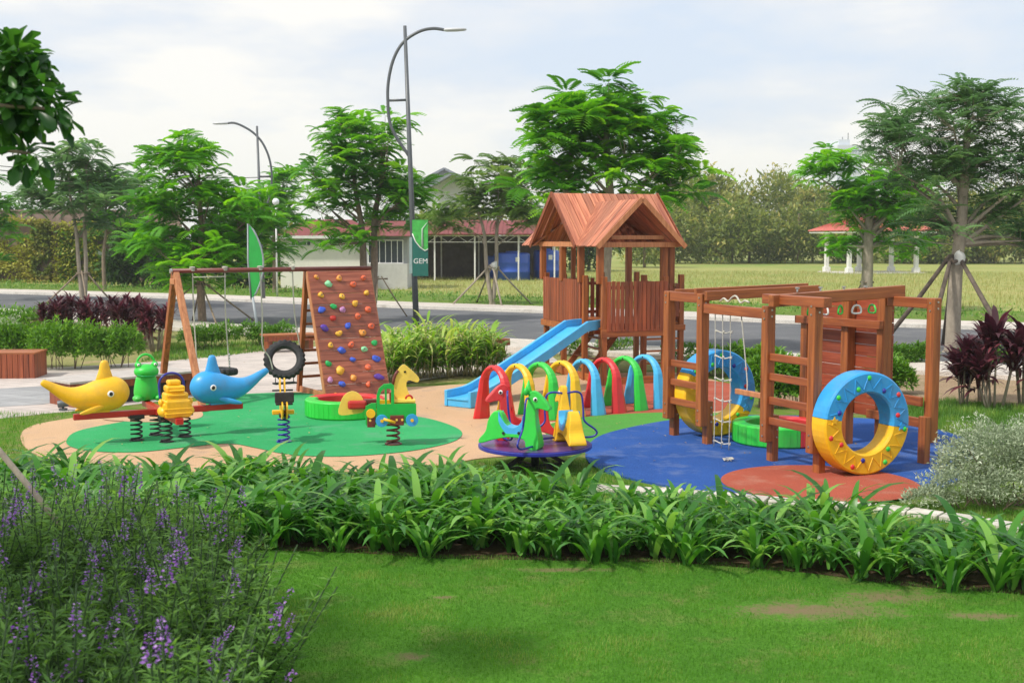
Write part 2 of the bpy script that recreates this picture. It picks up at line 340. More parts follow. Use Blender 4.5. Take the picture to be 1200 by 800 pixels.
class LB:
    def __init__(s): s.V = []; s.F = []; s.A = []; s.n = 0; s.MI = []
    def add(s, tmpl, M, T, scale, var, mi=0):
        tv, tf = tmpl; N = len(T); scale = np.broadcast_to(np.asarray(scale, float), (N,)); var = np.broadcast_to(np.asarray(var, float), (N,))
        V = np.einsum('nij,kj->nki', M, tv) * scale[:, None, None] + np.asarray(T)[:, None, :]
        k = len(tv); s.V.append(V.reshape(-1, 3)); s.A.append(np.repeat(var, k))
        for f in tf: pass
        tf = [np.array(f) for f in tf]; offs = s.n + np.arange(N) * k
        byl = {}
        for f in tf: byl.setdefault(len(f), []).append(f)
        for l, ff in byl.items():
            A = np.array(ff)[None] + offs[:, None, None]; s.F.append(A.reshape(-1, l)); s.MI.append(np.full(len(ff) * N, mi))
        s.n += N * k
    def add_mb(s, mb, mi=0, var=.5):
        v = np.array(mb.v)
        if not len(v): return
        s.V.append(v); s.A.append(np.full(len(v), var))
        byl = {}
        for f in mb.f: byl.setdefault(len(f), []).append(f)
        for l, ff in byl.items(): s.F.append(np.array(ff) + s.n); s.MI.append(np.full(len(ff), mi))
        s.n += len(v)
    def build(s, name, mats, parent=None, smooth=False):
        V = np.concatenate(s.V); me = bpy.data.meshes.new(name)
        me.vertices.add(len(V)); me.vertices.foreach_set('co', V.astype(np.float32).ravel())
        loops = np.concatenate([f.ravel() for f in s.F]); lens = np.concatenate([np.full(len(f), f.shape[1]) for f in s.F])
        me.loops.add(len(loops)); me.loops.foreach_set('vertex_index', loops.astype(np.int32))
        st = np.concatenate([[0], np.cumsum(lens)[:-1]]); me.polygons.add(len(lens)); me.polygons.foreach_set('loop_start', st.astype(np.int32))
        me.polygons.foreach_set('material_index', np.concatenate(s.MI).astype(np.int32))
        if smooth: me.polygons.foreach_set('use_smooth', np.ones(len(lens), dtype=bool))
        me.update(calc_edges=True)
        a = me.attributes.new('var', 'FLOAT', 'POINT'); a.data.foreach_set('value', np.clip(np.concatenate(s.A), 0, 1).astype(np.float32))
        for m in (mats if isinstance(mats, (list, tuple)) else [mats]): me.materials.append(m)
        o = bpy.data.objects.new(name, me); COL.objects.link(o); o.parent = parent
        return o

# ================================================================ THE SETTING
def structure(o, kind='structure'): o['kind'] = kind; return o
def sheet(name, pts, z, mat, thick=0.0, px=True):
    P = [G(*p) if px else Vector((p[0], p[1], 0)) for p in pts]
    a = sum(P[i].x * P[(i + 1) % len(P)].y - P[(i + 1) % len(P)].x * P[i].y for i in range(len(P)))
    if a < 0: P.reverse()
    mb = MB(); n = len(P); top = [(p.x, p.y, z) for p in P]
    if thick: mb.add(top + [(p.x, p.y, z - thick) for p in P], [tuple(range(n))] + [(i, n + i, n + (i + 1) % n, (i + 1) % n) for i in range(n)])
    else: mb.add(top, [tuple(range(n))])
    return structure(mb.build(name, mat))
def ribbon(name, pts, w, z0, z1, mat, side=1):
    P = [Vector((p.x, p.y, 0)) for p in pts]; mb = MB(); rows = []
    for i, p in enumerate(P):
        t = (P[min(i + 1, len(P) - 1)] - P[max(i - 1, 0)]).normalized(); nn = Vector((-t.y, t.x, 0)) * side * w; rows.append((p, p + nn))
    vs_ = []
    for a, b in rows: vs_ += [(a.x, a.y, z0), (a.x, a.y, z1), (b.x, b.y, z1), (b.x, b.y, z0)]
    fs = []
    for i in range(len(rows) - 1):
        for k in range(3): fs.append((i * 4 + k, i * 4 + k + 1, i * 4 + 5 + k, i * 4 + 4 + k))
    fs += [(0, 1, 2, 3), tuple(len(vs_) - 4 + k for k in range(4))]
    mb.add(vs_, fs); return structure(mb.build(name, mat))

GM_ground = ground_mat('ground_dry_grass', [(.16, .20, .05), (.30, .27, .11), (.36, .27, .15)], (.12, 1.1, 22))
GM_field = ground_mat('ground_field', [(.19, .27, .06), (.34, .33, .11), (.36, .31, .12)], (.05, .4, 9))
GM_lawn = ground_mat('ground_lawn', [(.065, .20, .016), (.10, .26, .022), (.16, .22, .05)], (.5, 2.2, 60), bump=.8)
GM_strip = ground_mat('ground_rough_grass', [(.10, .20, .02), (.16, .24, .04), (.26, .21, .10)], (.9, 3.5, 45), bump=.8)
GM_soil = ground_mat('ground_soil', [(.045, .030, .018), (.09, .055, .032), (.13, .09, .05)], (1, 5, 30), bump=1)
GM_dirt = ground_mat('ground_bare_earth', [(.30, .21, .13), (.38, .28, .18), (.22, .19, .09)], (.7, 3, 30), bump=.8)
GM_tan = ground_mat('rubber_tan', [(.52, .335, .195), (.60, .395, .24), (.45, .31, .21)], (.4, 1.6, 90), bump=.35)
GM_green = ground_mat('rubber_green', [(.030, .31, .105), (.045, .38, .13), (.09, .33, .16)], (.4, 1.6, 90), bump=.35)
GM_lime = ground_mat('rubber_leaf_green', [(.07, .26, .045), (.09, .30, .05), (.12, .27, .07)], (.3, 2.5, 160), bump=.25)
GM_blue = ground_mat('rubber_blue', [(.022, .075, .27), (.032, .10, .35), (.09, .145, .33)], (.5, 1.7, 90), bump=.35)
GM_terra = ground_mat('rubber_terracotta', [(.34, .08, .05), (.42, .10, .06), (.40, .16, .11)], (.5, 1.7, 90), bump=.35)
GM_road = ground_mat('asphalt', [(.115, .118, .125), (.15, .152, .16), (.18, .18, .18)], (.15, .8, 60), rough=.85, bump=.2)
GM_walk = ground_mat('paving_pale', [(.52, .47, .42), (.60, .54, .48), (.46, .41, .36)], (.4, 2, 50), rough=.9, bump=.2)
GM_kerb = ground_mat('kerb_concrete', [(.58, .55, .50), (.68, .64, .58), (.48, .44, .39)], (.4, 2, 50), rough=.9, bump=.2)
def pave_mat(name, ca, cb, cm, sx=.6, sy=.3, rot=.5):
    m, nt, b = newmat(name); Ln = nt.links.new; b.inputs['Roughness'].default_value = .85
    tc = nt.nodes.new('ShaderNodeTexCoord'); mpn = nt.nodes.new('ShaderNodeMapping'); mpn.inputs['Rotation'].default_value = (0, 0, rot); Ln(tc.outputs['Object'], mpn.inputs[0])
    br = nt.nodes.new('ShaderNodeTexBrick'); br.inputs['Scale'].default_value = 1; br.inputs['Brick Width'].default_value = sx; br.inputs['Row Height'].default_value = sy
    br.inputs['Mortar Size'].default_value = .008; br.inputs['Color1'].default_value = (*ca, 1); br.inputs['Color2'].default_value = (*cb, 1); br.inputs['Mortar'].default_value = (*cm, 1)
    n = nt.nodes.new('ShaderNodeTexNoise'); n.inputs['Scale'].default_value = 1.7; n.inputs['Detail'].default_value = 8; Ln(tc.outputs['Object'], n.inputs['Vector'])
    mr = nt.nodes.new('ShaderNodeMapRange'); mr.inputs[1].default_value = .3; mr.inputs[2].default_value = .7; mr.inputs[3].default_value = .85; mr.inputs[4].default_value = 1.12
    hs = nt.nodes.new('ShaderNodeHueSaturation'); Ln(n.outputs[0], mr.inputs[0]); Ln(mr.outputs[0], hs.inputs['Value']); Ln(mpn.outputs[0], br.inputs['Vector']); Ln(br.outputs[0], hs.inputs['Color']); Ln(hs.outputs[0], b.inputs['Base Color'])
    return m
PV_plaza = pave_mat('paving_plaza', (.56, .49, .44), (.50, .44, .40), (.30, .27, .24))
PV_grey = pave_mat('paving_grey_band', (.30, .30, .30), (.36, .36, .36), (.2, .2, .2))

# ground sheet to the horizon with a gentle rise of the far bank
mb = MB(); n = 40; ext = 900
mb.add([(-ext, -60, -.02), (ext, -60, -.02), (ext, 1500, -.02), (-ext, 1500, -.02)], [(0, 1, 2, 3)])
structure(mb.build('ground', GM_ground))
far_kerb = [(-260, 338), (0, 344), (200, 350), (440, 360), (640, 367), (920, 379), (1200, 388), (1500, 398)]
near_kerb = [(-300, 352), (0, 364), (300, 385), (600, 401), (860, 415), (1200, 434), (1600, 460)]
sheet('road', far_kerb + near_kerb[::-1], -.004, GM_road)
FK = [G(*p) for p in far_kerb]; NK = [G(*p) for p in near_kerb]
ribbon('kerb', FK, .25, -.01, .12, GM_kerb)
ribbon('kerb', NK, .2, -.01, .11, GM_kerb, side=-1)
off = lambda P, d: [p + Vector((-(P[min(i + 1, len(P) - 1)] - P[max(i - 1, 0)]).normalized().y, (P[min(i + 1, len(P) - 1)] - P[max(i - 1, 0)]).normalized().x, 0)) * d for i, p in enumerate(P)]
FS = off(FK, .252); ribbon('sidewalk', FS, 2.4, -.01, .105, GM_walk)
fld = off(FK, 2.66)
P = [(p.x, p.y) for p in fld] + [(300, 25), (300, 330), (-300, 330)]
sheet('field', P, .02, GM_field, px=False)
V0 = off(FK, 2.66); V1 = off(FK, 10.5)
sheet('verge', [(p.x, p.y) for p in V0] + [(p.x, p.y) for p in V1[::-1]], .035, GM_strip, px=False)
NS = off(NK, -.202); ribbon('pavement', NS[1:], 1.9, -.01, .095, GM_walk, side=-1)

sheet('plaza', [(-90, 434), (80, 430), (200, 423), (300, 412), (420, 402), (560, 405), (640, 412), (655, 424), (560, 436), (450, 452), (300, 462), (220, 466), (110, 480), (60, 484), (-90, 500)], .004, PV_plaza)
sheet('paving_band', [(-90, 461), (60, 452), (110, 449), (115, 462), (50, 474), (-90, 482)], .008, PV_grey)
sheet('grass_strip', [(-90, 500), (60, 484), (110, 480), (220, 466), (300, 462), (660, 440), (900, 425), (1110, 425), (1300, 440), (1300, 690), (1200, 678), (900, 642), (700, 620), (300, 600), (0, 595), (-90, 595)], 0, GM_strip)
sheet('dirt_patch', smooth_poly([(905, 460), (960, 440), (1060, 424), (1170, 432), (1290, 440), (1300, 475), (1180, 480), (1090, 478), (1020, 485), (960, 480)]), .005, GM_dirt)

tan = smooth_poly([(24, 514), (36, 500), (80, 491), (140, 484), (220, 472), (300, 463), (370, 458), (450, 455), (520, 452), (600, 446), (660, 440), (740, 437), (800, 438), (850, 452), (850, 480), (780, 500), (712, 505), (690, 520), (620, 532), (560, 538), (520, 545), (440, 552), (330, 554), (260, 557), (150, 552), (80, 544), (40, 532)], 8)
sheet('rubber_floor', tan, .012, GM_tan, .03)
sheet('rubber_floor_leaf_green', smooth_poly([(640, 500), (690, 489), (780, 484), (850, 486), (868, 500), (780, 510), (700, 520), (650, 516)], 8), .016, GM_lime)
sheet('rubber_floor_green', smooth_poly([(78, 517), (92, 506), (140, 496), (190, 489), (226, 480), (250, 466), (300, 462), (350, 461), (395, 468), (440, 482), (500, 491), (536, 503), (540, 513), (520, 522), (470, 531), (400, 536), (340, 534), (300, 526), (268, 521), (220, 525), (160, 531), (110, 530), (84, 525)], 8), .020, GM_green)
sheet('rubber_floor_tongue', smooth_poly([(120, 492), (170, 484), (225, 480), (238, 487), (225, 493), (170, 496)], 6), .024, GM_tan)
sheet('rubber_floor_red_strip', smooth_poly([(618, 480), (660, 466), (720, 452), (800, 446), (860, 452), (862, 478), (790, 486), (700, 492), (640, 494)], 8), .0145, GM_terra)
sheet('rubber_floor_blue', smooth_poly([(686, 532), (700, 514), (740, 502), (800, 492), (880, 488), (980, 490), (1060, 496), (1110, 508), (1140, 520), (1142, 536), (1120, 548), (1128, 560), (1090, 576), (1000, 583), (880, 584), (800, 574), (730, 560), (696, 548)], 8), .026, GM_blue, .04)
c = G(960, 568); mb = MB(); mb.add([(c.x + 1.13 * math.cos(k * math.pi / 32), c.y + 1.13 * math.sin(k * math.pi / 32) * .95, .031) for k in range(64)], [tuple(range(64))])
structure(mb.build('rubber_floor_terracotta', GM_terra))

# worn earth showing through the lawn: the soil colour lies in the ground itself
def add_bare(mat, spots, col):
    nt = mat.node_tree; Ln = nt.links.new; b = nt.nodes['Principled BSDF']; src = b.inputs['Base Color'].links[0].from_socket
    tc = nt.nodes.new('ShaderNodeTexCoord'); n = nt.nodes.new('ShaderNodeTexNoise'); n.inputs['Scale'].default_value = 9; n.inputs['Detail'].default_value = 10; n.inputs['Roughness'].default_value = .8; Ln(tc.outputs['Object'], n.inputs['Vector'])
    for cx, cy, rx, ry in spots:
        mpn = nt.nodes.new('ShaderNodeMapping'); mpn.vector_type = 'TEXTURE'; mpn.inputs['Location'].default_value = (cx, cy, 0); mpn.inputs['Scale'].default_value = (rx, ry, 10); Ln(tc.outputs['Object'], mpn.inputs[0])
        ln = nt.nodes.new('ShaderNodeVectorMath'); ln.operation = 'LENGTH'; Ln(mpn.outputs[0], ln.inputs[0])
        s = nt.nodes.new('ShaderNodeMath'); s.operation = 'MULTIPLY_ADD'; s.inputs[1].default_value = 4.2; Ln(n.outputs[0], s.inputs[0]); Ln(ln.outputs['Value'], s.inputs[2])
        mr = nt.nodes.new('ShaderNodeMapRange'); mr.inputs[1].default_value = 2.3; mr.inputs[2].default_value = 3.2; mr.inputs[3].default_value = .8; mr.inputs[4].default_value = 0; Ln(s.outputs[0], mr.inputs[0])
        m = nt.nodes.new('ShaderNodeMix'); m.data_type = 'RGBA'; m.inputs[7].default_value = (*col, 1); Ln(mr.outputs[0], m.inputs[0]); Ln(src, m.inputs[6]); src = m.outputs[2]
    Ln(src, b.inputs['Base Color'])
_b = [G(960, 716), G(1040, 700), G(915, 714), G(1150, 722), G(660, 668), G(480, 770), G(520, 700)]
BARE = [(p.x, p.y, rx, ry) for p, rx, ry in zip(_b, (.72, .5, .3, .3, .5, .16, .12), (.24, .2, .14, .12, .08, .09, .05))]
add_bare(GM_lawn, BARE, (.24, .17, .10))
# lawn in front, planting bed behind it
bed_front = [(-60, 630), (120, 634), (320, 645), (430, 649), (520, 655), (640, 657), (800, 660), (950, 672), (1060, 687), (1200, 697), (1300, 706)]
bed_back = [(-60, 572), (60, 574), (180, 577), (330, 580), (500, 588), (640, 597), (800, 612), (960, 627), (1080, 643), (1200, 660), (1300, 670)]
bf = [G(*p) for p in bed_front]; bb = [G(*p) for p in bed_back]
sheet('lawn', [(p.x, p.y) for p in bf] + [(15, 7.5), (15, -3), (-12, -3), (-12, 9)], .006, GM_lawn, px=False)
sheet('planting_bed', bed_front + bed_back[::-1], .010, GM_soil, .03)
# pale stepping edge behind the bed
EP = [G(*p) for p in [(690, 574), (800, 580), (900, 589), (1000, 596), (1065, 602), (1200, 622)]]
mb = MB()
q = cr_open([Vector((p.x, p.y, 0)) for p in EP], 3)
for i in range(len(q) - 1):
    if i % 2 == 0 or True:
        d = (q[i + 1] - q[i]); l = d.length; x = d.normalized(); k = max(1, round(l / .42))
        for j in range(k):
            p0 = q[i] + d * (j / k) + x * .015; p1 = q[i] + d * ((j + 1) / k) - x * .015
            mb.beam((p0.x, p0.y, .02), (p1.x, p1.y, .02 + random.uniform(-.012, .008)), .24, .07)
structure(mb.build('stone_edging', simple('stone_pale', (.56, .52, .46), .9, var=.2, bump=.5, island=.2, dirt=.5), bevel=.008))
# worn patch in the lawn
def irregular(cx, cy, rx, ry, n=28):
    return [(cx + rx * (1 + .25 * noise.noise((k * .6, cx, 0))) * math.cos(2 * math.pi * k / n), cy + ry * (1 + .35 * noise.noise((k * .8, 3, cy))) * math.sin(2 * math.pi * k / n)) for k in range(n)]

# grass blades on the lawn (nobody could count them)
def inside(px_, py_, poly):
    r = np.zeros(len(px_), bool); n = len(poly)
    for i in range(n):
        x0, y0 = poly[i]; x1, y1 = poly[(i + 1) % n]
        c = ((y0 > py_) != (y1 > py_)) & (px_ < (x1 - x0) * (py_ - y0) / (y1 - y0 + 1e-12) + x0); r ^= c
    return r
def scatter(poly, n):
    P = np.array(poly); lo, hi = P.min(0), P.max(0); q = rng.uniform(lo, hi, (n, 2)); return q[inside(q[:, 0], q[:, 1], poly)]
def nz2(q, s, o=0):
    return np.array([noise.fractal((x * s + o, y * s, o), 1.0, 2.0, 3) for x, y in q])
BL = (np.array([(0, -.5, 0), (0, .5, 0), (.45, 0, 1.0)]), [(0, 1, 2)])
def grass(name, poly, n, h, w, label, mat, bare=None, tall=0):
    q = scatter(poly, n); v = nz2(q, 1.3, 5)
    dn = np.ones(len(q), bool)
    if bare is not None:
        for (cx, cy, rx, ry) in bare:
            d = ((q[:, 0] - cx) / rx) ** 2 + ((q[:, 1] - cy) / ry) ** 2 + v * 1.6; dn &= ~(rng.random(len(q)) < np.clip(1.5 - d * .9, 0, .8))
    q = q[dn]; v = v[dn]; N = len(q)
    M = zrot(rng.uniform(0, 6.28, N)); s = h * rng.uniform(.6, 1.3, N) * (1 + .5 * v)
    M = M * np.stack([rng.uniform(.3, 1.2, N), np.full(N, w / h), np.ones(N)], 1)[:, None, :]
    lb = LB(); lb.add(BL, M, np.column_stack([q, np.full(N, .004)]), s, .42 + .7 * v + rng.uniform(-.22, .22, N)); o = lb.build(name, mat)
    return tag(o, label, 'grass', kind='stuff')
lawnpoly = [(p.x, p.y + .1) for p in bf if -5 < p.x < 5.4] + [(5.4, 7.0), (-3.2, 6.6)]
grass('lawn_grass', lawnpoly, 210000, .024, .0055, 'short mown green grass of the front lawn', F_grass, BARE)
GM_bare = ground_mat('lawn_bare_earth', [(.22, .16, .10), (.27, .20, .12), (.14, .17, .04)], (2, 9, 60), bump=1)
strip2 = [(p.x, p.y) for p in [G(*q) for q in [(1040, 480), (1110, 470), (1210, 480), (1230, 520), (1150, 525), (1120, 510), (1060, 497)]]]
grass('tall_grass', strip2, 26000, .11, .010, 'longer grass between blue rubber floor and red plants', F_weeds)
strip3 = [(p.x, p.y) for p in [G(*q) for q in [(420, 556), (560, 541), (690, 540), (760, 572), (860, 586), (1060, 588), (1210, 600), (1230, 665), (960, 630), (700, 606), (420, 588)]]]
grass('rough_grass', strip3, 60000, .045, .007, 'rough grass between the planting bed and rubber floor', F_grass)
strip4 = [(p.x, p.y) for p in [G(*q) for q in [(-20, 484), (60, 485), (110, 480), (60, 494), (25, 506), (30, 525), (60, 545), (150, 556), (-20, 545)]]]
grass('rough_grass', strip4, 16000, .05, .008, 'grass along the left edge of the tan rubber floor', F_grass)
strip5 = [(p.x, p.y) for p in [G(*q) for q in [(165, 424), (200, 404), (350, 400), (345, 408), (220, 422)]]]
grass('rough_grass', strip5, 9000, .08, .02, 'grass strip behind the paved path on the left', F_weeds)
F_straw = foliage('leaf_straw', (.22, .27, .07), (.38, .37, .12), .3, top=(.5, .44, .2))
# leafy ground cover on the far verge
def cover(name, poly, n, h, mat, label, lo=.4):
    q = scatter(poly, n); N = len(q); v = nz2(q, .5, 9); k = v > -lo; q = q[k]; v = v[k]; N = len(q)
    a = rng.uniform(0, 6.28, N); e_ = rng.uniform(.2, 1.3, N); d = np.stack([np.cos(a) * np.cos(e_), np.sin(a) * np.cos(e_), np.sin(e_)], 1)
    lb = LB(); z = rng.uniform(0, 1, N) ** .7 * h * (1 + v); lb.add(tmpl_kite(.4), frames(d), np.column_stack([q, .02 + z * .8]), h * rng.uniform(.35, .7, N), .35 + .6 * v + rng.uniform(-.25, .35, N))
    return tag(lb.build(name, mat), label, 'ground cover', kind='stuff')
vp = [(p.x, p.y) for p in off(FK, 3.2)[:]] + [(p.x, p.y) for p in off(FK, 9.5)[::-1]]
cover('ground_cover', vp, 60000, .26, F_weeds, 'low green plants along the far roadside verge')
grass('dry_grass', [(-34, 78), (-20, 70), (8, 52), (14, 50), (60, 42), (75, 95), (-40, 112)], 90000, .22, .035, 'rough dry grass standing over the far field', F_straw)
VX = off(FK, 10.0); vp2 = [(p.x, p.y) for p in VX] + [(60, 44), (70, 95), (-40, 120), (-60, 90)]
cover('field_weeds', vp2, 60000, .15, F_straw, 'dry yellowish weeds scattered over the far field', lo=.3)

# haze: even pale air round the camera and the scene
mb = MB(); mb.span(-950, 950, -80, 1560, -1.0, 75.0)

mh = bpy.data.materials.new('haze_air'); mh.use_nodes = True; mh.node_tree.nodes.clear()
_o = mh.node_tree.nodes.new('ShaderNodeOutputMaterial'); _v = mh.node_tree.nodes.new('ShaderNodeVolumePrincipled')
_v.inputs['Color'].default_value = (.88, .92, .97, 1); _v.inputs['Density'].default_value = .00045; _v.inputs['Anisotropy'].default_value = .2
mh.node_tree.links.new(_v.outputs[0], _o.inputs['Volume'])
hz = mb.build('haze', mh); hz['kind'] = 'stuff'
scene.cycles.volume_bounces = 1; scene.cycles.volume_step_rate = 4
# fallen leaves
FLQ = np.concatenate([scatter([(p.x, p.y) for p in [G(30, 515), G(150, 550), G(330, 552), G(560, 538), G(700, 540), G(800, 570), G(1000, 580), G(1130, 560), G(1120, 510), G(850, 480), G(800, 440), G(520, 455), G(230, 470), G(80, 490)]], 420), scatter([(p.x, p.y) for p in [G(-60, 440), G(300, 415), G(560, 408), G(440, 450), G(60, 482)]], 260)])
FLN = len(FLQ)

# ================================================================ PLAYGROUND EQUIPMENT
def empty_local(C, ang):
    return Matrix.Translation(C) @ Matrix.Rotation(ang, 4, 'Z')
# ---- playhouse
HC = Vector((1.78, 23.1, 0)); HA = math.atan2(.32, .95)
hs = thing('playhouse', 'raised wooden playhouse with crossed gable roof behind the coloured arches', 'playhouse', HC, HA)
ps = .105
def post(x, y, z0, z1, w=ps, nm='post', parent=hs, mat=M_post):
    mb = MB(); mb.span(x - w / 2, x + w / 2, y - w / 2, y + w / 2, z0, z1); return mb.build(nm, mat, parent, bevel=.008)
DZ = 1.10
for x, y in [(0, 0), (1.3, 0), (0, .98), (0, 2.15), (0, 3.2), (1.3, 3.2), (2.15, 3.2), (2.15, 1.0), (1.3, .98)]:
    post(x, y, 0.0, 2.12)
for x, y in [(0, .07), (1.3, .07), (.0 + .0, 1.06), (0, 2.07), (0, 3.27), (1.3, 3.27), (1.95, 3.2), (1.95, 1.07)]:
    post(x - (.06 if x == 0 else 0), y, 1.10 if x > 1.9 else 1.98, 2.80, .12)
post(.62, 3.2, 1.15, 2.70, .09)
mb = MB()
for i in range(33):
    y = .03 + i * .097
    mb.span(-.07, (1.37 if y < .95 else 2.22), y, y + .09, DZ, DZ + .03)
mb.build('deck', M_beam, hs, bevel=.004)
mb = MB()
mb.beam((-.08, -.06, DZ - .075), (1.40, -.06, DZ - .075), .035, .14); mb.beam((-.075, 1.05, DZ - .06), (-.075, 3.32, DZ - .06), .035, .13, mi=0)
mb.beam((1.37, 0, DZ - .07), (1.37, .95, DZ - .07), .035, .12); mb.beam((1.35, .93, DZ - .07), (2.22, .93, DZ - .07), .035, .12); mb.beam((2.22, .95, DZ - .07), (2.22, 3.3, DZ - .07), .035, .12)
mb.beam((-.05, 3.28, DZ - .07), (2.2, 3.28, DZ - .07), .035, .12)
for y in (.5, 1.5, 2.5): mb.beam((0, y, DZ - .07), (1.3, y, DZ - .07), .05, .12)
mb.build('deck_frame', M_beam, hs, bevel=.005)
def slats(p0, p1, z0, z1, pitch=.118, w=.092, nm='railing', t=.02, off_=0, rails=True):
    p0, p1 = Vector(p0), Vector(p1); d = p1 - p0; l = d.length; x = d / l; y = Vector((-x.y, x.x, 0)); rot = Matrix((x, y, Vector((0, 0, 1)))).transposed()
    mb = MB(); n = max(1, int(l / pitch)); st = l / n
    for i in range(n):
        c = p0 + x * (i + .5) * st + y * off_
        zz = z1 + random.uniform(-.006, .006)
        mb.box((c.x, c.y, (z0 + zz) / 2), (min(w, st - .012), t, zz - z0), rot @ Matrix.Rotation(random.uniform(-.008, .008), 3, 'Y'))
    if rails:
        for z in (z0 + .12, z1 - .12): mb.beam(p0 + y * (off_ + .032) + Vector((0, 0, z)), p1 + y * (off_ + .032) + Vector((0, 0, z)), .035, .07)
    return mb.build(nm, M_slat, hs, bevel=.003, bseg=1)
slats((.03, -.075, 0), (1.33, -.075, 0), DZ - .04, 2.03, pitch=.087, w=.08)
slats((-.075, 3.2, 0), (-.075, 1.02, 0), DZ + .02, 2.03, pitch=.10, w=.088)
slats((1.36, .92, 0), (2.1, .92, 0), DZ + .15, 1.93, pitch=.14, w=.085)
slats((0, 3.26, 0), (1.3, 3.26, 0), DZ + .02, 1.99, pitch=.12, w=.09)
slats((1.37, .06, 0), (1.37, .9, 0), DZ + .02, 1.99, pitch=.12, w=.09)
slats((2.23, 1.04, 0), (2.23, 3.14, 0), DZ + .02, 1.93, pitch=.13, w=.09)
# plates under the eaves
mb = MB(); EZ = 2.74
mb.beam((-.22, -.13, EZ), (1.52, -.13, EZ), .05, .10); mb.beam((0, -.05, EZ), (0, .95, EZ), .05, .09); mb.beam((1.3, -.05, EZ), (1.3, .95, EZ), .05, .09)
mb.beam((-.10, .92, EZ), (-.10, 3.36, EZ), .05, .10); mb.beam((0, .95, EZ - .002), (2.05, .95, EZ - .002), .05, .09); mb.beam((0, 3.3, EZ - .002), (2.05, 3.3, EZ - .002), .05, .09); mb.beam((1.98, .95, EZ), (1.98, 3.3, EZ), .05, .09)
mb.beam((.1, -.10, EZ + .14), (1.2, -.10, EZ + .14), .03, .08)
mb.build('eave_beam', M_orange, hs, bevel=.005)
def roof_slope(nm, r0, r1, e0, e1, pitch=.15, t=.024):
    """boards run from the ridge line r0-r1 down to the eave line e0-e1"""
    r0, r1, e0, e1 = map(Vector, (r0, r1, e0, e1)); mb = MB(); l = (r1 - r0).length; n = max(2, int(l / pitch)); nrm = (r1 - r0).cross(e0 - r0).normalized()
    if nrm.z < 0: nrm = -nrm
    for i in range(n):
        a0, a1 = i / n + .002, (i + 1) / n - .004; j = random.uniform(-.012, .012)
        A = r0.lerp(r1, a0); B = r0.lerp(r1, a1); C_ = e0.lerp(e1, a1); D = e0.lerp(e1, a0); dd = (C_ - B).normalized() * j; C_ += dd; D += dd
        lift = nrm * random.uniform(0, .006)
        mb.add([A + lift, B + lift, C_ + lift, D + lift] + [p + lift + nrm * t for p in (A, B, C_, D)], [(0, 1, 2, 3), (7, 6, 5, 4), (0, 4, 5, 1), (1, 5, 6, 2), (2, 6, 7, 3), (3, 7, 4, 0)])
    return mb.build(nm, M_roofc if 'porch' in nm else M_roofb, hs)
RZ, RV = 3.78, 2.12
roof_slope('roof_slope', (-.28, RV, RZ), (2.10, RV, RZ), (-.28, .78, 2.70), (2.10, .78, 2.70))
roof_slope('roof_slope', (-.28, RV, RZ), (2.10, RV, RZ), (-.28, 3.46, 2.70), (2.10, 3.46, 2.70))
DR = 3.60
roof_slope('porch_roof_slope', (.65, -.30, DR), (.65, 2.0, DR), (-.26, -.30, 2.70), (-.26, .86, 2.70), pitch=.14)
roof_slope('porch_roof_slope', (.65, -.30, DR), (.65, 2.0, DR), (1.56, -.30, 2.70), (1.56, .86, 2.70), pitch=.14)
roof_slope('porch_roof_slope', (.65, 4.05, DR), (.65, 2.2, DR), (-.26, 4.05, 2.70), (-.26, 3.3, 2.70), pitch=.14)
roof_slope('porch_roof_slope', (.65, 4.05, DR), (.65, 2.2, DR), (1.56, 4.05, 2.70), (1.56, 3.3, 2.70), pitch=.14)
for xa, xb in ((-.28, .65), (1.58, .65)): MB().beam((xa, -.325, 2.69), (xb, -.325, DR + .015), .025, .10).build('bargeboard', M_orange, hs, bevel=.004)
for ya in (.78, 3.46):
    for xx in (-.30, 2.12): MB().beam((xx, ya, 2.69), (xx, RV, RZ + .01), .025, .10).build('bargeboard', M_slat, hs, bevel=.004)
for xa in (-.05, 1.93):
    for ya in (.98, 3.26): MB().beam((xa, ya, 2.78), (xa, RV, RZ - .1), .04, .08).build('rafter', M_beam, hs)
# ladder up to the deck
mb = MB()
for v in (1.75, 2.95): mb.beam((.35, v, .02), (1.20, v, DZ - .03), .04, .13)
for i in range(5): t = (i + .6) / 5.4; mb.beam((.35 + .85 * t, 1.76, .02 + (DZ - .05) * t), (.35 + .85 * t, 2.94, .02 + (DZ - .05) * t), .12, .03)
mb.build('ladder', M_beam, hs, bevel=.004)
mb = MB()
for z in (.3, .55, .80): mb.beam((1.35, .98, z), (2.12, 1.0, z), .05, .04)
mb.build('rung', M_beam, hs, bevel=.004)
mb = MB(); mb.beam((.05, .05, .08), (1.27, .05, .08), .04, .15); mb.beam((0, .1, .08), (0, 3.1, .08), .04, .15); mb.build('base_board', M_beam, hs, bevel=.004)
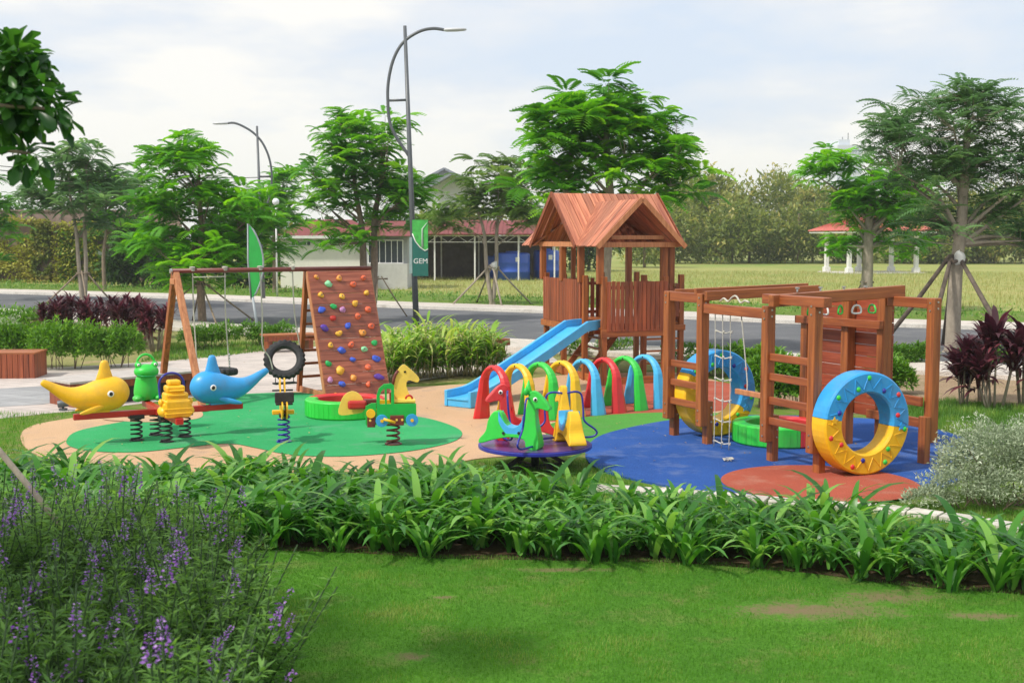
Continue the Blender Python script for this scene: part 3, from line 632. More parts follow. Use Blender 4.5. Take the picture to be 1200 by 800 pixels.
# ---- slide
Ms = Matrix.Translation(HC) @ Matrix.Rotation(HA, 4, 'Z')
top = Ms @ Vector((-.02, .50, DZ + .02)); bot = G(536, 478, 0.0)
ang = math.atan2(top.y - bot.y, top.x - bot.x); Lh = math.hypot(top.x - bot.x, top.y - bot.y)
sd = thing('slide', 'light blue slide coming down from the wooden playhouse', 'slide', (bot.x, bot.y, 0), ang)
prof = cr_open([Vector((0, 0, .16)), Vector((.35, 0, .17)), Vector((.62, 0, .20)), Vector((1.1, 0, .33)), Vector((Lh * .55, 0, .72)), Vector((Lh - .75, 0, DZ + .0)), Vector((Lh - .55, 0, DZ + .04)), Vector((Lh - .05, 0, DZ + .045))], 8)
def slide_mesh(w, zo, t):
    mb = MB(); vs_ = []
    for p in prof: vs_ += [(p.x, -w, p.z + zo), (p.x, w, p.z + zo), (p.x, w, p.z + zo - t), (p.x, -w, p.z + zo - t)]
    fs = [(i * 4 + k, i * 4 + (k + 1) % 4, i * 4 + 4 + (k + 1) % 4, i * 4 + 4 + k) for i in range(len(prof) - 1) for k in range(4)]
    mb.add(vs_, fs + [(0, 1, 2, 3), tuple(len(vs_) - 4 + k for k in range(4))]); return mb
slide_mesh(.225, 0, .025).build('chute', P_lblue, sd, bevel=.004)
for s in (-1, 1):
    mb = MB(); vs_ = []
    for i, p in enumerate(prof):
        zb = p.z - .06 if p.x > .75 else 0.02 + max(0, (p.x - .45)) * .3
        zb = min(zb, p.z - .03)
        vs_ += [(p.x, s * .225, zb), (p.x, s * .225, p.z + .13), (p.x, s * .285, p.z + .13), (p.x, s * .285, zb)]
    fs = [(i * 4 + k, i * 4 + (k + 1) % 4, i * 4 + 4 + (k + 1) % 4, i * 4 + 4 + k) for i in range(len(prof) - 1) for k in range(4)]
    mb.add(vs_, fs + [(0, 1, 2, 3), tuple(len(vs_) - 4 + k for k in range(4))]); mb.build('side_rail', P_lblue, sd, bevel=.008)
mb = MB(); mb.span(.02, .05, -.225, .225, .02, .14); mb.build('end_plate', P_lblue, sd)

# ---- tunnel of arches
A1 = Vector((-.27, 18.5, 0)); A8 = Vector((2.27, 20.25, 0)); td = (A8 - A1).normalized(); AR = math.atan2(td.y, td.x)
cols = [P_red, P_yel, P_green, P_yel, P_lblue, P_red, P_green, P_lblue]
names = ['red plastic arch nearest the roundabout, first of the row', 'yellow plastic arch between the first red and the green one', 'green plastic arch between two yellow arches', 'yellow plastic arch in front of the light blue one', 'light blue plastic arch between a yellow and a red arch', 'red plastic arch between light blue and green arches', 'green plastic arch next to the last light blue arch', 'light blue plastic arch at the playframe end of the row']
def arch_mesh():
    mb = MB(); N = 40; vs_ = []; H, W = .84, .33
    pts = []
    for i in range(9): t = i / 8; pts.append((-(W + .07 * (1 - t)), (H - W) * t * .98))
    for i in range(1, 16): a = math.pi * (1 - i / 16); pts.append((W * math.cos(a), (H - W) + W * math.sin(a)))
    for i in range(9): t = 1 - i / 8; pts.append(((W + .07 * (1 - t)), (H - W) * t * .98))
    n = len(pts)
    for i, (y, z) in enumerate(pts):
        a, b = pts[max(i - 1, 0)], pts[min(i + 1, n - 1)]; tv = Vector((b[0] - a[0], b[1] - a[1])).normalized(); nn = Vector((-tv.y, tv.x))
        f = 1 - min(1, z / H); dp = .062 + .085 * f ** 1.2; th = .042 + .022 * f
        ch = .35
        for (sx, st) in [(-1, -ch), (-1, ch), (-.5, 1), (.5, 1), (1, ch), (1, -ch), (.5, -1), (-.5, -1)]:
            vs_.append((sx * dp, y + nn.x * st * th, z + nn.y * st * th if i not in (0, n - 1) else 0.0))
    fs = [(i * 8 + k, i * 8 + (k + 1) % 8, i * 8 + 8 + (k + 1) % 8, i * 8 + 8 + k) for i in range(n - 1) for k in range(8)]
    mb.add(vs_, fs + [tuple(range(8)), tuple((n - 1) * 8 + k for k in range(8))], smooth=False)
    return mb
for i in range(8):
    c = A1.lerp(A8, i / 7); rz = AR + random.uniform(-.05, .05)
    a = thing('play_arch', names[i], 'play arch', (c.x, c.y, .014), rz, 'plastic arches forming a crawl tunnel')
    arch_mesh().build('arch_frame', cols[i], a, bevel=.006)
    mb = MB(); mb.disc((-.064, 0, .84), (1, 0, 0), .014, .01, 10); mb.disc((-.01, 0, .882), (0, 0, 1), .016, .01, 10); mb.build('bolt', M_black, a)

# ---- half-ring building blocks (standing wheels and flat rings)
def ring_half(a0, a1, ro, ri, w, zig=True, n=26):
    """half ring round the local y axis"""
    mb = MB(); vs_ = []
    sec = [(ri, -w / 2 + .02), (ri, w / 2 - .02), (ri + .02, w / 2), (ro - .02, w / 2), (ro, w / 2 - .02), (ro, -w / 2 + .02), (ro - .02, -w / 2), (ri + .02, -w / 2)]
    for i in range(n + 1):
        a = a0 + (a1 - a0) * i / n
        for r_, y in sec: vs_.append((r_ * math.cos(a), y, r_ * math.sin(a)))
    k8 = 8; fs = [(i * 8 + k, i * 8 + (k + 1) % 8, i * 8 + 8 + (k + 1) % 8, i * 8 + 8 + k) for i in range(n) for k in range(8)]
    mb.add(vs_, fs + [tuple(range(8)), tuple(n * 8 + k for k in range(8))])
    if zig:
        m = 9; am = (ro + ri) / 2
        for s in (-1, 1):
            pts = []
            for i in range(2 * m + 1):
                a = a0 + .08 + (a1 - a0 - .16) * i / (2 * m); r_ = ri + .05 if i % 2 else ro - .05; pts.append((r_ * math.cos(a), s * (w / 2 + .002), r_ * math.sin(a)))
            mb.tube(pts, .006, 5)
    return mb
knob_cols = None
def wheel(name, label, loc, rz, w=.28, ro=.62, ri=.37, tilt=0.0):
    t = thing(name, label, 'play ring', loc, rz, 'standing blue and yellow play rings')
    Z = ro
    rot0 = R(-8) + tilt
    for (a0, a1, m, nm) in ((rot0, rot0 + math.pi, P_blue, 'upper_half'), (rot0 + math.pi, rot0 + 2 * math.pi, P_yel, 'lower_half')):
        ring_half(a0 + .004, a1 - .004, ro, ri, w).build(nm, m, t, loc=(0, 0, Z), bevel=.006)
    kc = [P_red, P_green, M_blue, P_red, P_green, P_red, M_blue, P_green]
    for i in range(14):
        a = 2 * math.pi * (i + .4) / 14 + .1 * math.sin(i * 3); r_ = (ro + ri) / 2 + (.055 if i % 2 else -.05)
        for s in (-1, 1): MB().ball((r_ * math.cos(a), s * w / 2, Z + r_ * math.sin(a)), (.032, .02, .032), 8, 6).build('knob', kc[(i * 3) % 8], t)
    for s in (-1, 1):
        a = rot0 + math.pi + .02; mb = MB()
        star = [(r_ * math.cos(2 * math.pi * k / 10 + .3), r_ * math.sin(2 * math.pi * k / 10 + .3)) for k, r_ in enumerate([.055, .025] * 5)]
        F = Matrix.Translation(((ro + ri) / 2 * math.cos(a), s * (w / 2 + .004), Z + (ro + ri) / 2 * math.sin(a)))
        mb.prism(star, .012, F); mb.build('star_emblem', P_yel, t)
        a = rot0 + .02; F = Matrix.Translation(((ro + ri) / 2 * math.cos(a), s * (w / 2 + .004), Z + (ro + ri) / 2 * math.sin(a)))
        mb = MB(); mb.prism(star, .012, F); mb.build('star_emblem', P_blue, t)
    return t
def flat_ring(label, loc, ang0, ma, mb_, w=.28, ro=.64, ri=.45):
    t = thing('flat_play_ring', label, 'play ring', loc, ang0, 'red and green play rings lying on the rubber floor')
    for (a0, a1, m, nm) in ((0, math.pi, ma, 'red_half'), (math.pi, 2 * math.pi, mb_, 'green_half')):
        h = ring_half(a0 + .004, a1 - .004, ro, ri, w, False, 30)
        h.v = [(x, z, y + w / 2) for x, y, z in h.v]
        o = h.build(nm, m, t, bevel=.006)
        rb = MB()
        for i in range(22):
            a = a0 + .1 + (a1 - a0 - .2) * i / 21; rb.beam((ro * math.cos(a), ro * math.sin(a), .03), (ro * math.cos(a), ro * math.sin(a), w - .03), .012, .006, up=(math.cos(a), math.sin(a), 0))
        rb.build('rib', m, o)
    return t
flat_ring('red and green ring lying flat before the climbing wall', (G(404, 488).x, G(404, 488).y + .05, .022), R(-12) + 0, P_red, P_green)
# ---- timber play frame on the blue floor
fa = Vector((.439, -.898, 0)); fb = Vector((.898, .439, 0)); O4 = Vector((3.65, 14.2, 0)); FA = math.atan2(fb.y, fb.x)
fr = thing('climbing_frame', 'timber climbing frame with ladders, panel and hanging rings on blue floor', 'climbing frame', O4, FA)
# local x = b (to the right and away), local y = -a (away to the left)
TZ = 2.11
def fpost(x, y, z0=.28, z1=TZ - .1, stub=None, w=.128):
    mb = MB(); mb.span(x - w / 2, x + w / 2, y - w / 2, y + w / 2, z0, z1); mb.build('post', M_post, fr, bevel=.01)
    sx, sy = stub or (0, .0)
    mb = MB(); mb.span(x + sx - .05, x + sx + .05, y + sy - .06, y + sy + .06, .0, .62); mb.build('post_foot', M_post, fr, bevel=.008)
    mb = MB()
    for z in (.34, .44, .54): mb.disc((x + sx * 1.0, y - w / 2 - .003, z), (0, 1, 0), .012, .012, 8)
    for z in (.36, .50, z1 - .06, z1 - .16): mb.disc((x - w / 2 - .003, y, z), (1, 0, 0), .013, .012, 8)
    for z in (z1 - .05, z1 - .13): mb.disc((x, y - w / 2 - .003, z), (0, 1, 0), .013, .012, 8)
    mb.build('bolt', M_steel, fr)
LP = [.05, .94, 2.36, 3.18]
for i, y in enumerate(LP): fpost(0, y, stub=(.115, .02), z1=TZ - .10 if i in (1,) else TZ)
RPs = [0, .86, 1.55, 2.4]
fpost(1.85, 0, stub=(-.125, -.02), z1=TZ)
for y in RPs[1:]: 
    mb = MB(); mb.span(1.78, 1.92, y - .07, y + .07, 0, TZ); mb.build('post', M_post, fr, bevel=.01)
def fbeam(p0, p1, w=.09, h=.14, nm='beam', m=None, ext=0):
    mb = MB(); d = Vector(p1) - Vector(p0); mb.beam(p0, p1, w, h, ext=ext); 
    axis = 'y' if abs(d.y) > abs(d.x) else 'x'
    return mb.build(nm, m or (M_beamy if axis == 'y' else M_beam), fr, bevel=.009)
M_beamy = wood('timber_beams_cross', (.22, .048, .014), (.46, .13, .036), 'y')
tz = TZ - .07
fbeam((0, -.06, tz + .06), (0, .90, tz + .06), .13, .12, ext=.10)
fbeam((0, LP[1] + .05, tz - .13), (0, LP[2] - .075, tz - .13), .10, .13)
fbeam((0, LP[2] + .075, tz), (0, LP[3] - .075, tz), .10, .13)
fbeam((-.16, .70, tz + .045), (2.0, .70, tz + .13), .10, .15)
fbeam((-.05, LP[2] + .12, tz + .06), (1.9, LP[2] + .12, tz + .10), .06, .15); fbeam((-.05, LP[2] - .12, tz + .04), (1.9, LP[2] - .12, tz + .09), .06, .13)
fbeam((.10, LP[3] + .02, tz + .03), (1.9, 2.4, tz + .06), .07, .13)
fbeam((1.85, .075, tz), (1.85, .78, tz), .10, .13)
# ladder rungs
for z in (1.37, 1.12, .82, .56): fbeam((0, .12, z), (0, LP[1] - .06, z), .045, .095, 'rung')
for z in (1.09, .82, .55): fbeam((0, LP[2] + .07, z), (0, LP[3] - .07, z), .045, .095, 'rung')
fbeam((-.02, LP[1] + .07, .86), (-.02, LP[1] + .62, .86), .05, .07, 'peg', M_orange)
# rails at the right end, beam across the panel
fbeam((1.72, .03, .80), (1.72, 1.0, .80), .05, .12, 'rail'); fbeam((1.72, .0, .53), (1.72, 1.0, .53), .05, .12, 'rail')
fbeam((1.745, .80, 1.72), (1.745, 2.52, 1.70), .07, .11, 'cross_beam')
# plank panel
mb = MB(); nb = 10
for i in range(nb):
    z0 = .45 + i * (1.62 / nb); mb.beam((1.945, .80, z0 + .08), (1.945, 2.5, z0 + .08), .03, .155)
mb.build('plank_panel', wood('timber_panel', (.20, .034, .014), (.40, .085, .035), 'y', island=.25), fr, bevel=.004)
mb = MB()
for k in range(14): mb.disc((1.925, .95 + (k % 3) * .62, .6 + (k // 3) * .33 + (k % 2) * .07), (1, 0, 0), .014, .012, 8)
mb.build('screw', M_steel, mb and fr)
# rings under the overhead beam
ringc = [P_green, M_white, P_green, M_white, P_green]
for i, x in enumerate([.48, .70, .95, 1.22, 1.48]):
    z = tz - .02; a = [.2, 1.4, .5, 0, 1.45][i]; cz = z - .085
    tri = [(-.07, -.03), (.07, -.03), (.045, .055), (-.045, .055)]
    F = Matrix.Rotation(a, 3, 'Z'); mb = MB(); pts = smooth_poly([Vector((px_, 0, pz)) for px_, pz in tri], 5)
    mb.tube([F @ p + Vector((x, .70, cz)) for p in pts], .0125, 7, closed=True); o = mb.build('hand_ring', ringc[i], fr)
    mb = MB(); mb.tube([(x, .70, z), (x, .70, cz + .045)], .006, 5); mb.build('hook', M_steel, o)
for x in (.25, .62, 1.0, 1.36):
    mb = MB(); mb.tube([(x, .70, tz + .12), (x, .70, tz + .20)], .012, 6); mb.disc((x, .70, tz + .2), (0, 0, 1), .028, .018, 8); mb.build('bolt', M_steel, fr)
# rope ladder
zt = tz - .19
for k, (y, sag) in enumerate([(2.12, 0), (1.95, .0), (1.78, .0)]):
    mb = MB(); mb.tube(cr_open([Vector((.03, y, zt)), Vector((.05, y + .01, 1.2)), Vector((.04, y - .01, .6)), Vector((.04, y + .0, .035))], 5), .007, 6); mb.build('rope', M_rope, fr)
mb = MB(); mb.tube(cr_open([Vector((.0, 1.50, zt)), Vector((.03, 1.46, 1.4)), Vector((.02, 1.38, 1.0)), Vector((0, 1.36, .87))], 5), .009, 6); mb.build('rope', M_rope, fr)
for z in (1.62, 1.28, .98, .70, .42, .12):
    mb = MB(); mb.tube(cr_open([Vector((.05, 2.14, z)), Vector((.06, 1.95, z - .03)), Vector((.05, 1.76, z + .01))], 4), .009, 6)
    for y in (2.12, 1.95, 1.78): mb.ball((.05, y, z - .01), .018, 8, 6)
    mb.build('rope_rung', M_rope, fr)
mb = MB(); mb.tube(cr_open([Vector((.02, 2.0 - .09 * i, zt + .17 + .05 * math.sin(i * 2.2) + (.05 if 1 < i < 6 else 0))) for i in range(8)], 4), .013, 6); mb.build('rope_coil', M_rope, fr)
def fl(x, y): p = O4 + fb * x - fa * y; return p
p = G(838, 512); w1 = wheel('standing_play_ring', 'blue and yellow ring standing behind the rope ladder', (p.x, p.y + .05, .027), FA, tilt=R(-22))
p = G(1007, 557); w2 = wheel('standing_play_ring', 'blue and yellow ring standing nearest the terracotta circle', (p.x, p.y - .0, .032), FA - R(4))
p = G(912, 519); flat_ring('green and red ring lying flat on blue floor inside frame', (p.x, p.y, .027), R(-75), P_red, P_green)
mb = MB()
p = G(853, 542)
for k in range(5): mb.tube(cr_open([Vector((p.x + random.uniform(-.07, .07), p.y + random.uniform(-.1, .1), .04 + random.uniform(0, .03))) for _ in range(4)], 3), .006, 5)
tag(mb.build('rope_scrap', M_rope), 'small scrap of white rope lying on the blue floor', 'rope')

# ---- swing set with climbing wall
SD = Vector((.842, .54, 0)); SN = Vector((.54, -.842, 0)); S0 = Vector((-5.8, 20.6, 0)); SA = math.atan2(SD.y, SD.x)
sw = thing('swing_set', 'wooden swing frame with red top bar and sloping climbing wall', 'swing set', S0, SA)
ST = 2.28
def loc_(p): return Matrix.Rotation(-SA, 3, 'Z') @ (Vector(p) - S0)
# local x along the bar, local -y to the camera
for (yy, nm) in ((-1.30, 'leg'), (1.1, 'leg')):
    mb = MB(); mb.beam((0.02 + (.0 if yy < 0 else -.0), yy, 0), (0, -.03 if yy < 0 else .03, ST - .02), .12, .10, up=(1, 0, 0)); mb.build(nm, M_orange if yy < 0 else M_post, sw, bevel=.01)
mb = MB(); mb.beam((0, -.12, ST - .16), (0, .12, ST - .16), .13, .10); mb.build('leg_bracket', M_orange, sw, bevel=.01)
mb = MB(); mb.tube([(-.06, 0, ST + .02), (3.72, 0, ST + .02)], .042, 12); mb.build('top_bar', M_darkbr, sw)
mb = MB(); mb.disc((-.075, 0, ST + .02), (1, 0, 0), .045, .03, 12); mb.build('bar_cap', M_steel, sw)
XL, XR = 2.43, 3.66; WF, WB = .83, .46
WB_ = []
nb = 11; FW = Vector((0, -WF, .03)); TW = Vector((0, -.06, ST - .02)); dW = TW - FW; LW = dW.length; dWn = dW.normalized()
rotw = Matrix((Vector((1, 0, 0)), dWn, Vector((1, 0, 0)).cross(dWn))).transposed()
mb = MB()
for i in range(nb):
    c = FW + dWn * (i + .5) * LW / nb; xo = .06 * (i / nb)
    mb.box((c.x + (XL + XR) / 2 , c.y, c.z), (XR - XL + .03, LW / nb - .008, .03), rotw)
mb.build('climbing_wall', M_wallp, sw, bevel=.004)
for x in (XL, XR):
    mb = MB(); mb.beam((x, -WF + .04, 0), (x, -.02, ST - .03), .09, .07, up=(1, 0, 0)); mb.build('leg', M_orange, sw, bevel=.006)
    mb = MB(); mb.beam((x - .0, WB, 0), (x, .03, ST - .02), .10, .08, up=(1, 0, 0)); mb.build('leg', M_post, sw, bevel=.006)
mb = MB(); mb.beam((XL, WB - .03, .06), (XL, -WF + .15, .06), .04, .10); mb.build('base_rail', M_orange, sw, bevel=.006)
for i in range(8):
    z = .28 + i * .25; t = z / ST; y = WB * (1 - t) + .04 * t
    mb = MB(); mb.beam((XL + .04, y, z), (XR - .04, y, z), .09, .045); mb.build('ladder_rung', M_post, sw, bevel=.005)
HC_ = {'o': (.75, .30, .05), 'y': (.78, .42, .04), 'R': (.72, .13, .05), 'g': (.25, .62, .33), 'G': (.02, .40, .10), 'b': (.04, .10, .58), 'p': (.10, .04, .34), 'k': (.50, .22, .45), 'r': (.5, .03, .02)}
HM = {k: simple('hold_' + k, c, .5, var=.1, bump=.2) for k, c in HC_.items()}
HN = {'o': 'orange', 'y': 'yellow', 'R': 'orange-red', 'g': 'pale green', 'G': 'green', 'b': 'blue', 'p': 'purple', 'k': 'pink', 'r': 'dark red'}
holds = [(765, 140, 'o'), (868, 143, 'o'), (984, 143, 'R'), (819, 173, 'g'), (936, 172, 'R'), (784, 224, 'y'), (881, 228, 'y'), (998, 213, 'y'), (841, 277, 'G'), (943, 262, 'y'), (1005, 292, 'R'), (786, 293, 'b'), (887, 293, 'k'), (840, 330, 'r'), (959, 324, 'R'), (800, 380, 'p'), (908, 366, 'b'), (1020, 369, 'R'), (866, 403, 'y'), (978, 398, 'o'), (828, 458, 'y'), (924, 455, 'R'), (1033, 447, 'G'), (880, 482, 'b'), (984, 477, 'g'), (931, 528, 'b'), (1043, 520, 'b'), (819, 546, 'G'), (874, 575, 'y'), (1004, 560, 'R'), (828, 621, 'k'), (883, 640, 'b'), (936, 612, 'o'), (1055, 607, 'p'), (1004, 640, 'R'), (853, 697, 'o')]
Mw = Matrix.Translation(S0) @ Matrix.Rotation(SA, 4, 'Z'); wn_l = Vector((1, 0, 0)).cross(dWn); wn = (Matrix.Rotation(SA, 3, 'Z') @ wn_l); p0w = Mw @ (FW + Vector((XL, 0, 0)) + wn_l * .016 * (1 if wn_l.y < 0 else -1))
sgn = 1 if wn_l.y < 0 else -1
for (hx, hy, k) in holds:
    p = on_plane(hx / 4 + 180, hy / 4 + 290, p0w, wn); q = Mw.inverted() @ p
    r_ = .085 if (hx, hy) == (874, 575) else random.uniform(.052, .066); sx = random.uniform(.85, 1.25)
    if k in 'bp': sx *= 1.35
    mb = MB(); Rr = rotw @ Matrix.Rotation(random.uniform(-.6, .6), 3, 'Z')
    mb.ball(q + wn_l * sgn * .012, (r_ * sx, r_ * .95, .035), 12, 8, rot=Rr)
    for vi in range(len(mb.v)):
        v = Vector(mb.v[vi]); nn = noise.noise(v * 16) * .030; dv = (v - q).normalized(); mb.v[vi] = tuple(v + dv * nn)
    o = mb.build('climbing_hold', HM[k], sw)
    if random.random() < .6 or k in 'oRy':
        b2 = MB(); b2.disc(q + wn_l * sgn * .049, wn_l, .012, .006, 8); b2.build('hold_bolt', M_grey, o)
# swings: rope pairs with tyres
def tyre(mb, c, ax, Rr=.36, rr=.105, n=36):
    ax = Vector(ax).normalized(); u = ax.orthogonal().normalized(); w = ax.cross(u); c = Vector(c); m = 12; vs_ = []
    for i in range(n):
        a = 2 * math.pi * i / n; rad = u * math.cos(a) + w * math.sin(a)
        for k in range(m):
            b = 2 * math.pi * k / m; rx = math.cos(b); ry = math.sin(b)
            out_ = math.copysign(abs(rx) ** .7, rx) * rr * (1 if rx > 0 else .9) ; sd_ = math.copysign(abs(ry) ** .7, ry) * rr * .85
            tread = .012 * (1 if i % 2 else -1) if rx > .5 else 0
            vs_.append(c + rad * (Rr - rr + out_ + tread) + ax * sd_)
    fs = [(i * m + k, i * m + (k + 1) % m, ((i + 1) % n) * m + (k + 1) % m, ((i + 1) % n) * m + k) for i in range(n) for k in range(m)]
    mb.add(vs_, fs, 0, False)
def px_on_bar(px):
    # local x along the bar seen at pixel column px
    k = (px - 600) / FPX; return (S0.x - k * S0.y) / (k * SD.y - SD.x)
x1, x2 = px_on_bar(226), px_on_bar(264)
t1 = thing('tyre_swing', 'low tyre swing hanging flat behind the blue dolphin seat', 'swing', Mw @ Vector(((x1 + x2) / 2, 0, 0)), SA, 'tyre swings on white ropes')
hx = (x2 - x1) / 2
mb = MB(); tyre(mb, (.20, 0, .52), (.05, 0, 1), .27, .075); mb.build('tyre', M_black, t1)
for s, x in ((-1, .0), (1, .30)):
    mb = MB(); mb.tube(cr_open([Vector((s * hx, 0, ST + .05)), Vector((s * hx * .98, 0, 1.6)), Vector((s * hx + (.02 if s > 0 else .03), 0, 1.0)), Vector((s * hx + .05, .0, .56))], 5), .012, 6); tyo = mb.build('rope', M_rope, t1)
    mb = MB()
    for k in range(4): mb.ball((s * hx, 0, ST + .02 + .02 * k), (.055, .06, .012), 10, 6)
    mb.build('knot', M_rope, tyo)
mb = MB(); mb.tube([(-hx, -.05, ST - .09), (hx, -.05, ST - .09)], .010, 6); mb.build('cross_rope', M_rope, t1)
mb = MB()
for k in range(5): mb.ball((hx + .05, 0, .60 + .05 * k), (.016, .022, .03), 8, 5)
mb.build('chain', M_steel, t1)
x1, x2 = px_on_bar(305), px_on_bar(343)
t2 = thing('tyre_swing', 'upright black tyre swing hanging left of the climbing wall', 'swing', Mw @ Vector(((x1 + x2) / 2, 0, 0)), SA, 'tyre swings on white ropes'); hx = (x2 - x1) / 2
mb = MB(); tyre(mb, (.13, 0, .66), (-.36, -.82, .42), .375, .085, 48); mb.build('tyre', M_black, t2)
for s in (-1, 1):
    mb = MB(); mb.tube(cr_open([Vector((s * hx, 0, ST + .05)), Vector((s * hx + .03, 0, 1.5)), Vector((s * hx * 1.15 + .06, -.02, .95)), Vector((s * .30 + .13, -.03, .72)), Vector((s * .25 + .13, -.06, .50))], 5), .013, 6); tyo = mb.build('rope', M_rope, t2)
    mb = MB()
    for k in range(4): mb.ball((s * hx, 0, ST + .02 + .02 * k), (.055, .06, .012), 10, 6)
    mb.build('knot', M_rope, tyo)
mb = MB(); mb.box((.12, -.02, .235), (.42, .16, .03)); mb.tube([(-.05, 0, .24), (-.05, 0, .34)], .01, 5); mb.tube([(.30, 0, .24), (.30, 0, .34)], .01, 5); mb.build('foot_board', M_black, t2, bevel=.008)

# ---- springs
def spring(mb, c, z0, z1, r=.075, turns=5, wr=.011, n=14, mi=0):
    pts = []
    for i in range(turns * n + 1):
        t = i / (turns * n); a = 2 * math.pi * turns * t; pts.append((c[0] + r * math.cos(a), c[1] + r * math.sin(a), z0 + (z1 - z0) * t))
    mb.tube(pts, wr, 6, mi)
# ---- four-seat spring rocker
SC = Vector((-5.0, 16.85, 0)); SSA = R(29)
ss = thing('four_seat_rocker', 'red cross shaped spring rocker with four plastic animal seats', 'seesaw', (SC.x, SC.y, .02), SSA)
BZ = .35
mb = MB(); mb.span(-1.18, -.08, -.05, .05, BZ, BZ + .085); mb.span(.08, 1.18, -.05, .05, BZ, BZ + .085); mb.span(-.08, .08, -.09, .09, BZ - .005, BZ + .09)
mb.span(-.05, .05, -1.14, -.09, BZ + .001, BZ + .086); mb.span(-.05, .05, .09, 1.0, BZ + .001, BZ + .086); mb.build('cross_beam', M_redp, ss, bevel=.008)
for (x, y) in ((-.34, 0), (.34, 0), (0, -.34), (0, .34)):
    mb = MB(); spring(mb, (x, y), .0, BZ - .03, .075, 5, .013); o = mb.build('spring', M_black, ss)
    mb = MB(); mb.span(x - .10, x + .10, y - .09, y + .09, BZ - .035, BZ + .02); mb.build('spring_clamp', M_black, o, bevel=.006); MB().disc((x, y, .006), (0, 0, 1), .10, .012, 18).build('spring_base', M_black, o)
def dolphin(col, x_dir, nm):
    """seat pointing its head towards the rocker's centre; returns parts under ss"""
    d = x_dir; zb = BZ + .085
    prof = [(-.62, .47, .012, .03), (-.60, .455, .030, .05), (-.50, .40, .050, .06), (-.40, .33, .07, .08), (-.28, .26, .10, .115), (-.15, .22, .13, .16), (0, .215, .165, .20), (.14, .235, .19, .235), (.26, .26, .205, .25), (.37, .265, .195, .235), (.46, .265, .145, .18), (.52, .265, .07, .10), (.54, .265, .015, .025)]
    mb = MB(); secs = []
    for i, (x, z, ry, rz) in enumerate(prof):
        a, b = prof[max(i - 1, 0)], prof[min(i + 1, len(prof) - 1)]; t = Vector((b[0] - a[0], 0, b[1] - a[1])).normalized(); up = Vector((-t.z, 0, t.x))
        secs.append((Vector((.96 - x, 0, zb + z)), Vector((0, ry, 0)), Vector((-up.x, 0, up.z)) * rz))
    for i in range(len(secs)):
        c, ay, az = secs[i]; secs[i] = (Vector((c.x * d, c.y, c.z)), ay, Vector((az.x * d, 0, az.z)))
    mb.loft(secs, 18); b = mb.build('animal_seat', col, ss, subd=1)
    mb = MB(); mb.loft([(Vector((d * (.96 - .20 + o_), 0, zb + z)), Vector((r1, 0, 0)), Vector((0, r2, 0))) for z, r1, r2, o_ in [(.40, .15, .08, 0), (.50, .11, .06, -.01), (.60, .075, .05, -.01), (.69, .062, .045, -.01), (.725, .035, .025, -.01)]], 12); mb.build('fin_handle', col, b, subd=1)
    for s in (-1, 1):
        mb = MB(); mb.loft([(Vector((d * (.96 - x), s * y, zb + z)), Vector((0, .02, 0)), Vector((0, 0, rz))) for x, y, z, rz in [(.18, .12, .10, .02), (.10, .16, .085, .045), (-.02, .185, .055, .045), (-.12, .19, .03, .03), (-.17, .19, .02, .012)]], 10); mb.build('flipper', col, b, subd=1)
        mb = MB(); mb.ball((d * (.96 - .25), s * .195, zb + .27), (.045, .014, .045), 12, 8, mi=0); e_ = mb.build('eye', M_eyew, b)
        mb = MB(); mb.ball((d * (.96 - .252), s * .204, zb + .27), (.026, .013, .030), 12, 8); mb.build('pupil', M_eyeb, e_)
    mb = MB(); mb.span(d * .84 - .14, d * .84 + .14, -.06, .06, zb, zb + .09); mb.build('seat_mount', M_redp if 0 else col, b, bevel=.01)
    return tag(b, nm)
dolphin(P_yel, -1, 'yellow dolphin seat'); dolphin(P_blue, 1, 'blue dolphin seat')
# frog at the far arm, faces the centre
def frog():
    yb = .92; zb = BZ + .086; mb = MB()
    mb.loft([(Vector((0, yb + y, zb + z)), Vector((rx, 0, 0)), Vector((0, ry, 0))) for z, y, rx, ry in [(0, 0, .10, .10), (.03, 0, .17, .17), (.12, .0, .19, .19), (.24, .0, .17, .17), (.34, -.02, .15, .14), (.38, -.03, .15, .14)]], 16)
    b = mb.build('animal_seat', P_green, ss, subd=1); tag(b, 'green frog seat')
    mb = MB(); mb.ball((0, yb - .05, zb + .44), (.18, .17, .11), 18, 12); mb.build('head', P_green, b)
    mb = MB(); mb.tube([(-.15, yb - .13, zb + .40), (-.08, yb - .205, zb + .385), (0, yb - .222, zb + .38), (.08, yb - .205, zb + .385), (.15, yb - .13, zb + .40)], .008, 6); mb.build('mouth', P_dgreen, b)
    for s in (-1, 1):
        mb = MB(); mb.ball((s * .12, yb - .06, zb + .54), .05, 12, 8); e_ = mb.build('eye_bump', P_green, b)
        mb = MB(); mb.ball((s * .12, yb - .105, zb + .545), .022, 10, 7); mb.build('eye', M_eyew, e_)
        mb = MB(); mb.ball((s * .12, yb - .122, zb + .545), .011, 10, 7); mb.build('pupil', M_eyeb, e_)
        mb = MB(); mb.ball((s * .15, yb - .1, zb + .05), (.07, .11, .05), 12, 8); mb.build('foot', P_green, b)
    mb = MB(); mb.tube(cr_open([Vector((math.cos(a) * .13, yb - .02, zb + .54 + .15 * math.sin(a))) for a in [math.pi * k / 8 for k in range(9)]], 3), .018, 8); mb.build('handle', P_green, b)
frog()
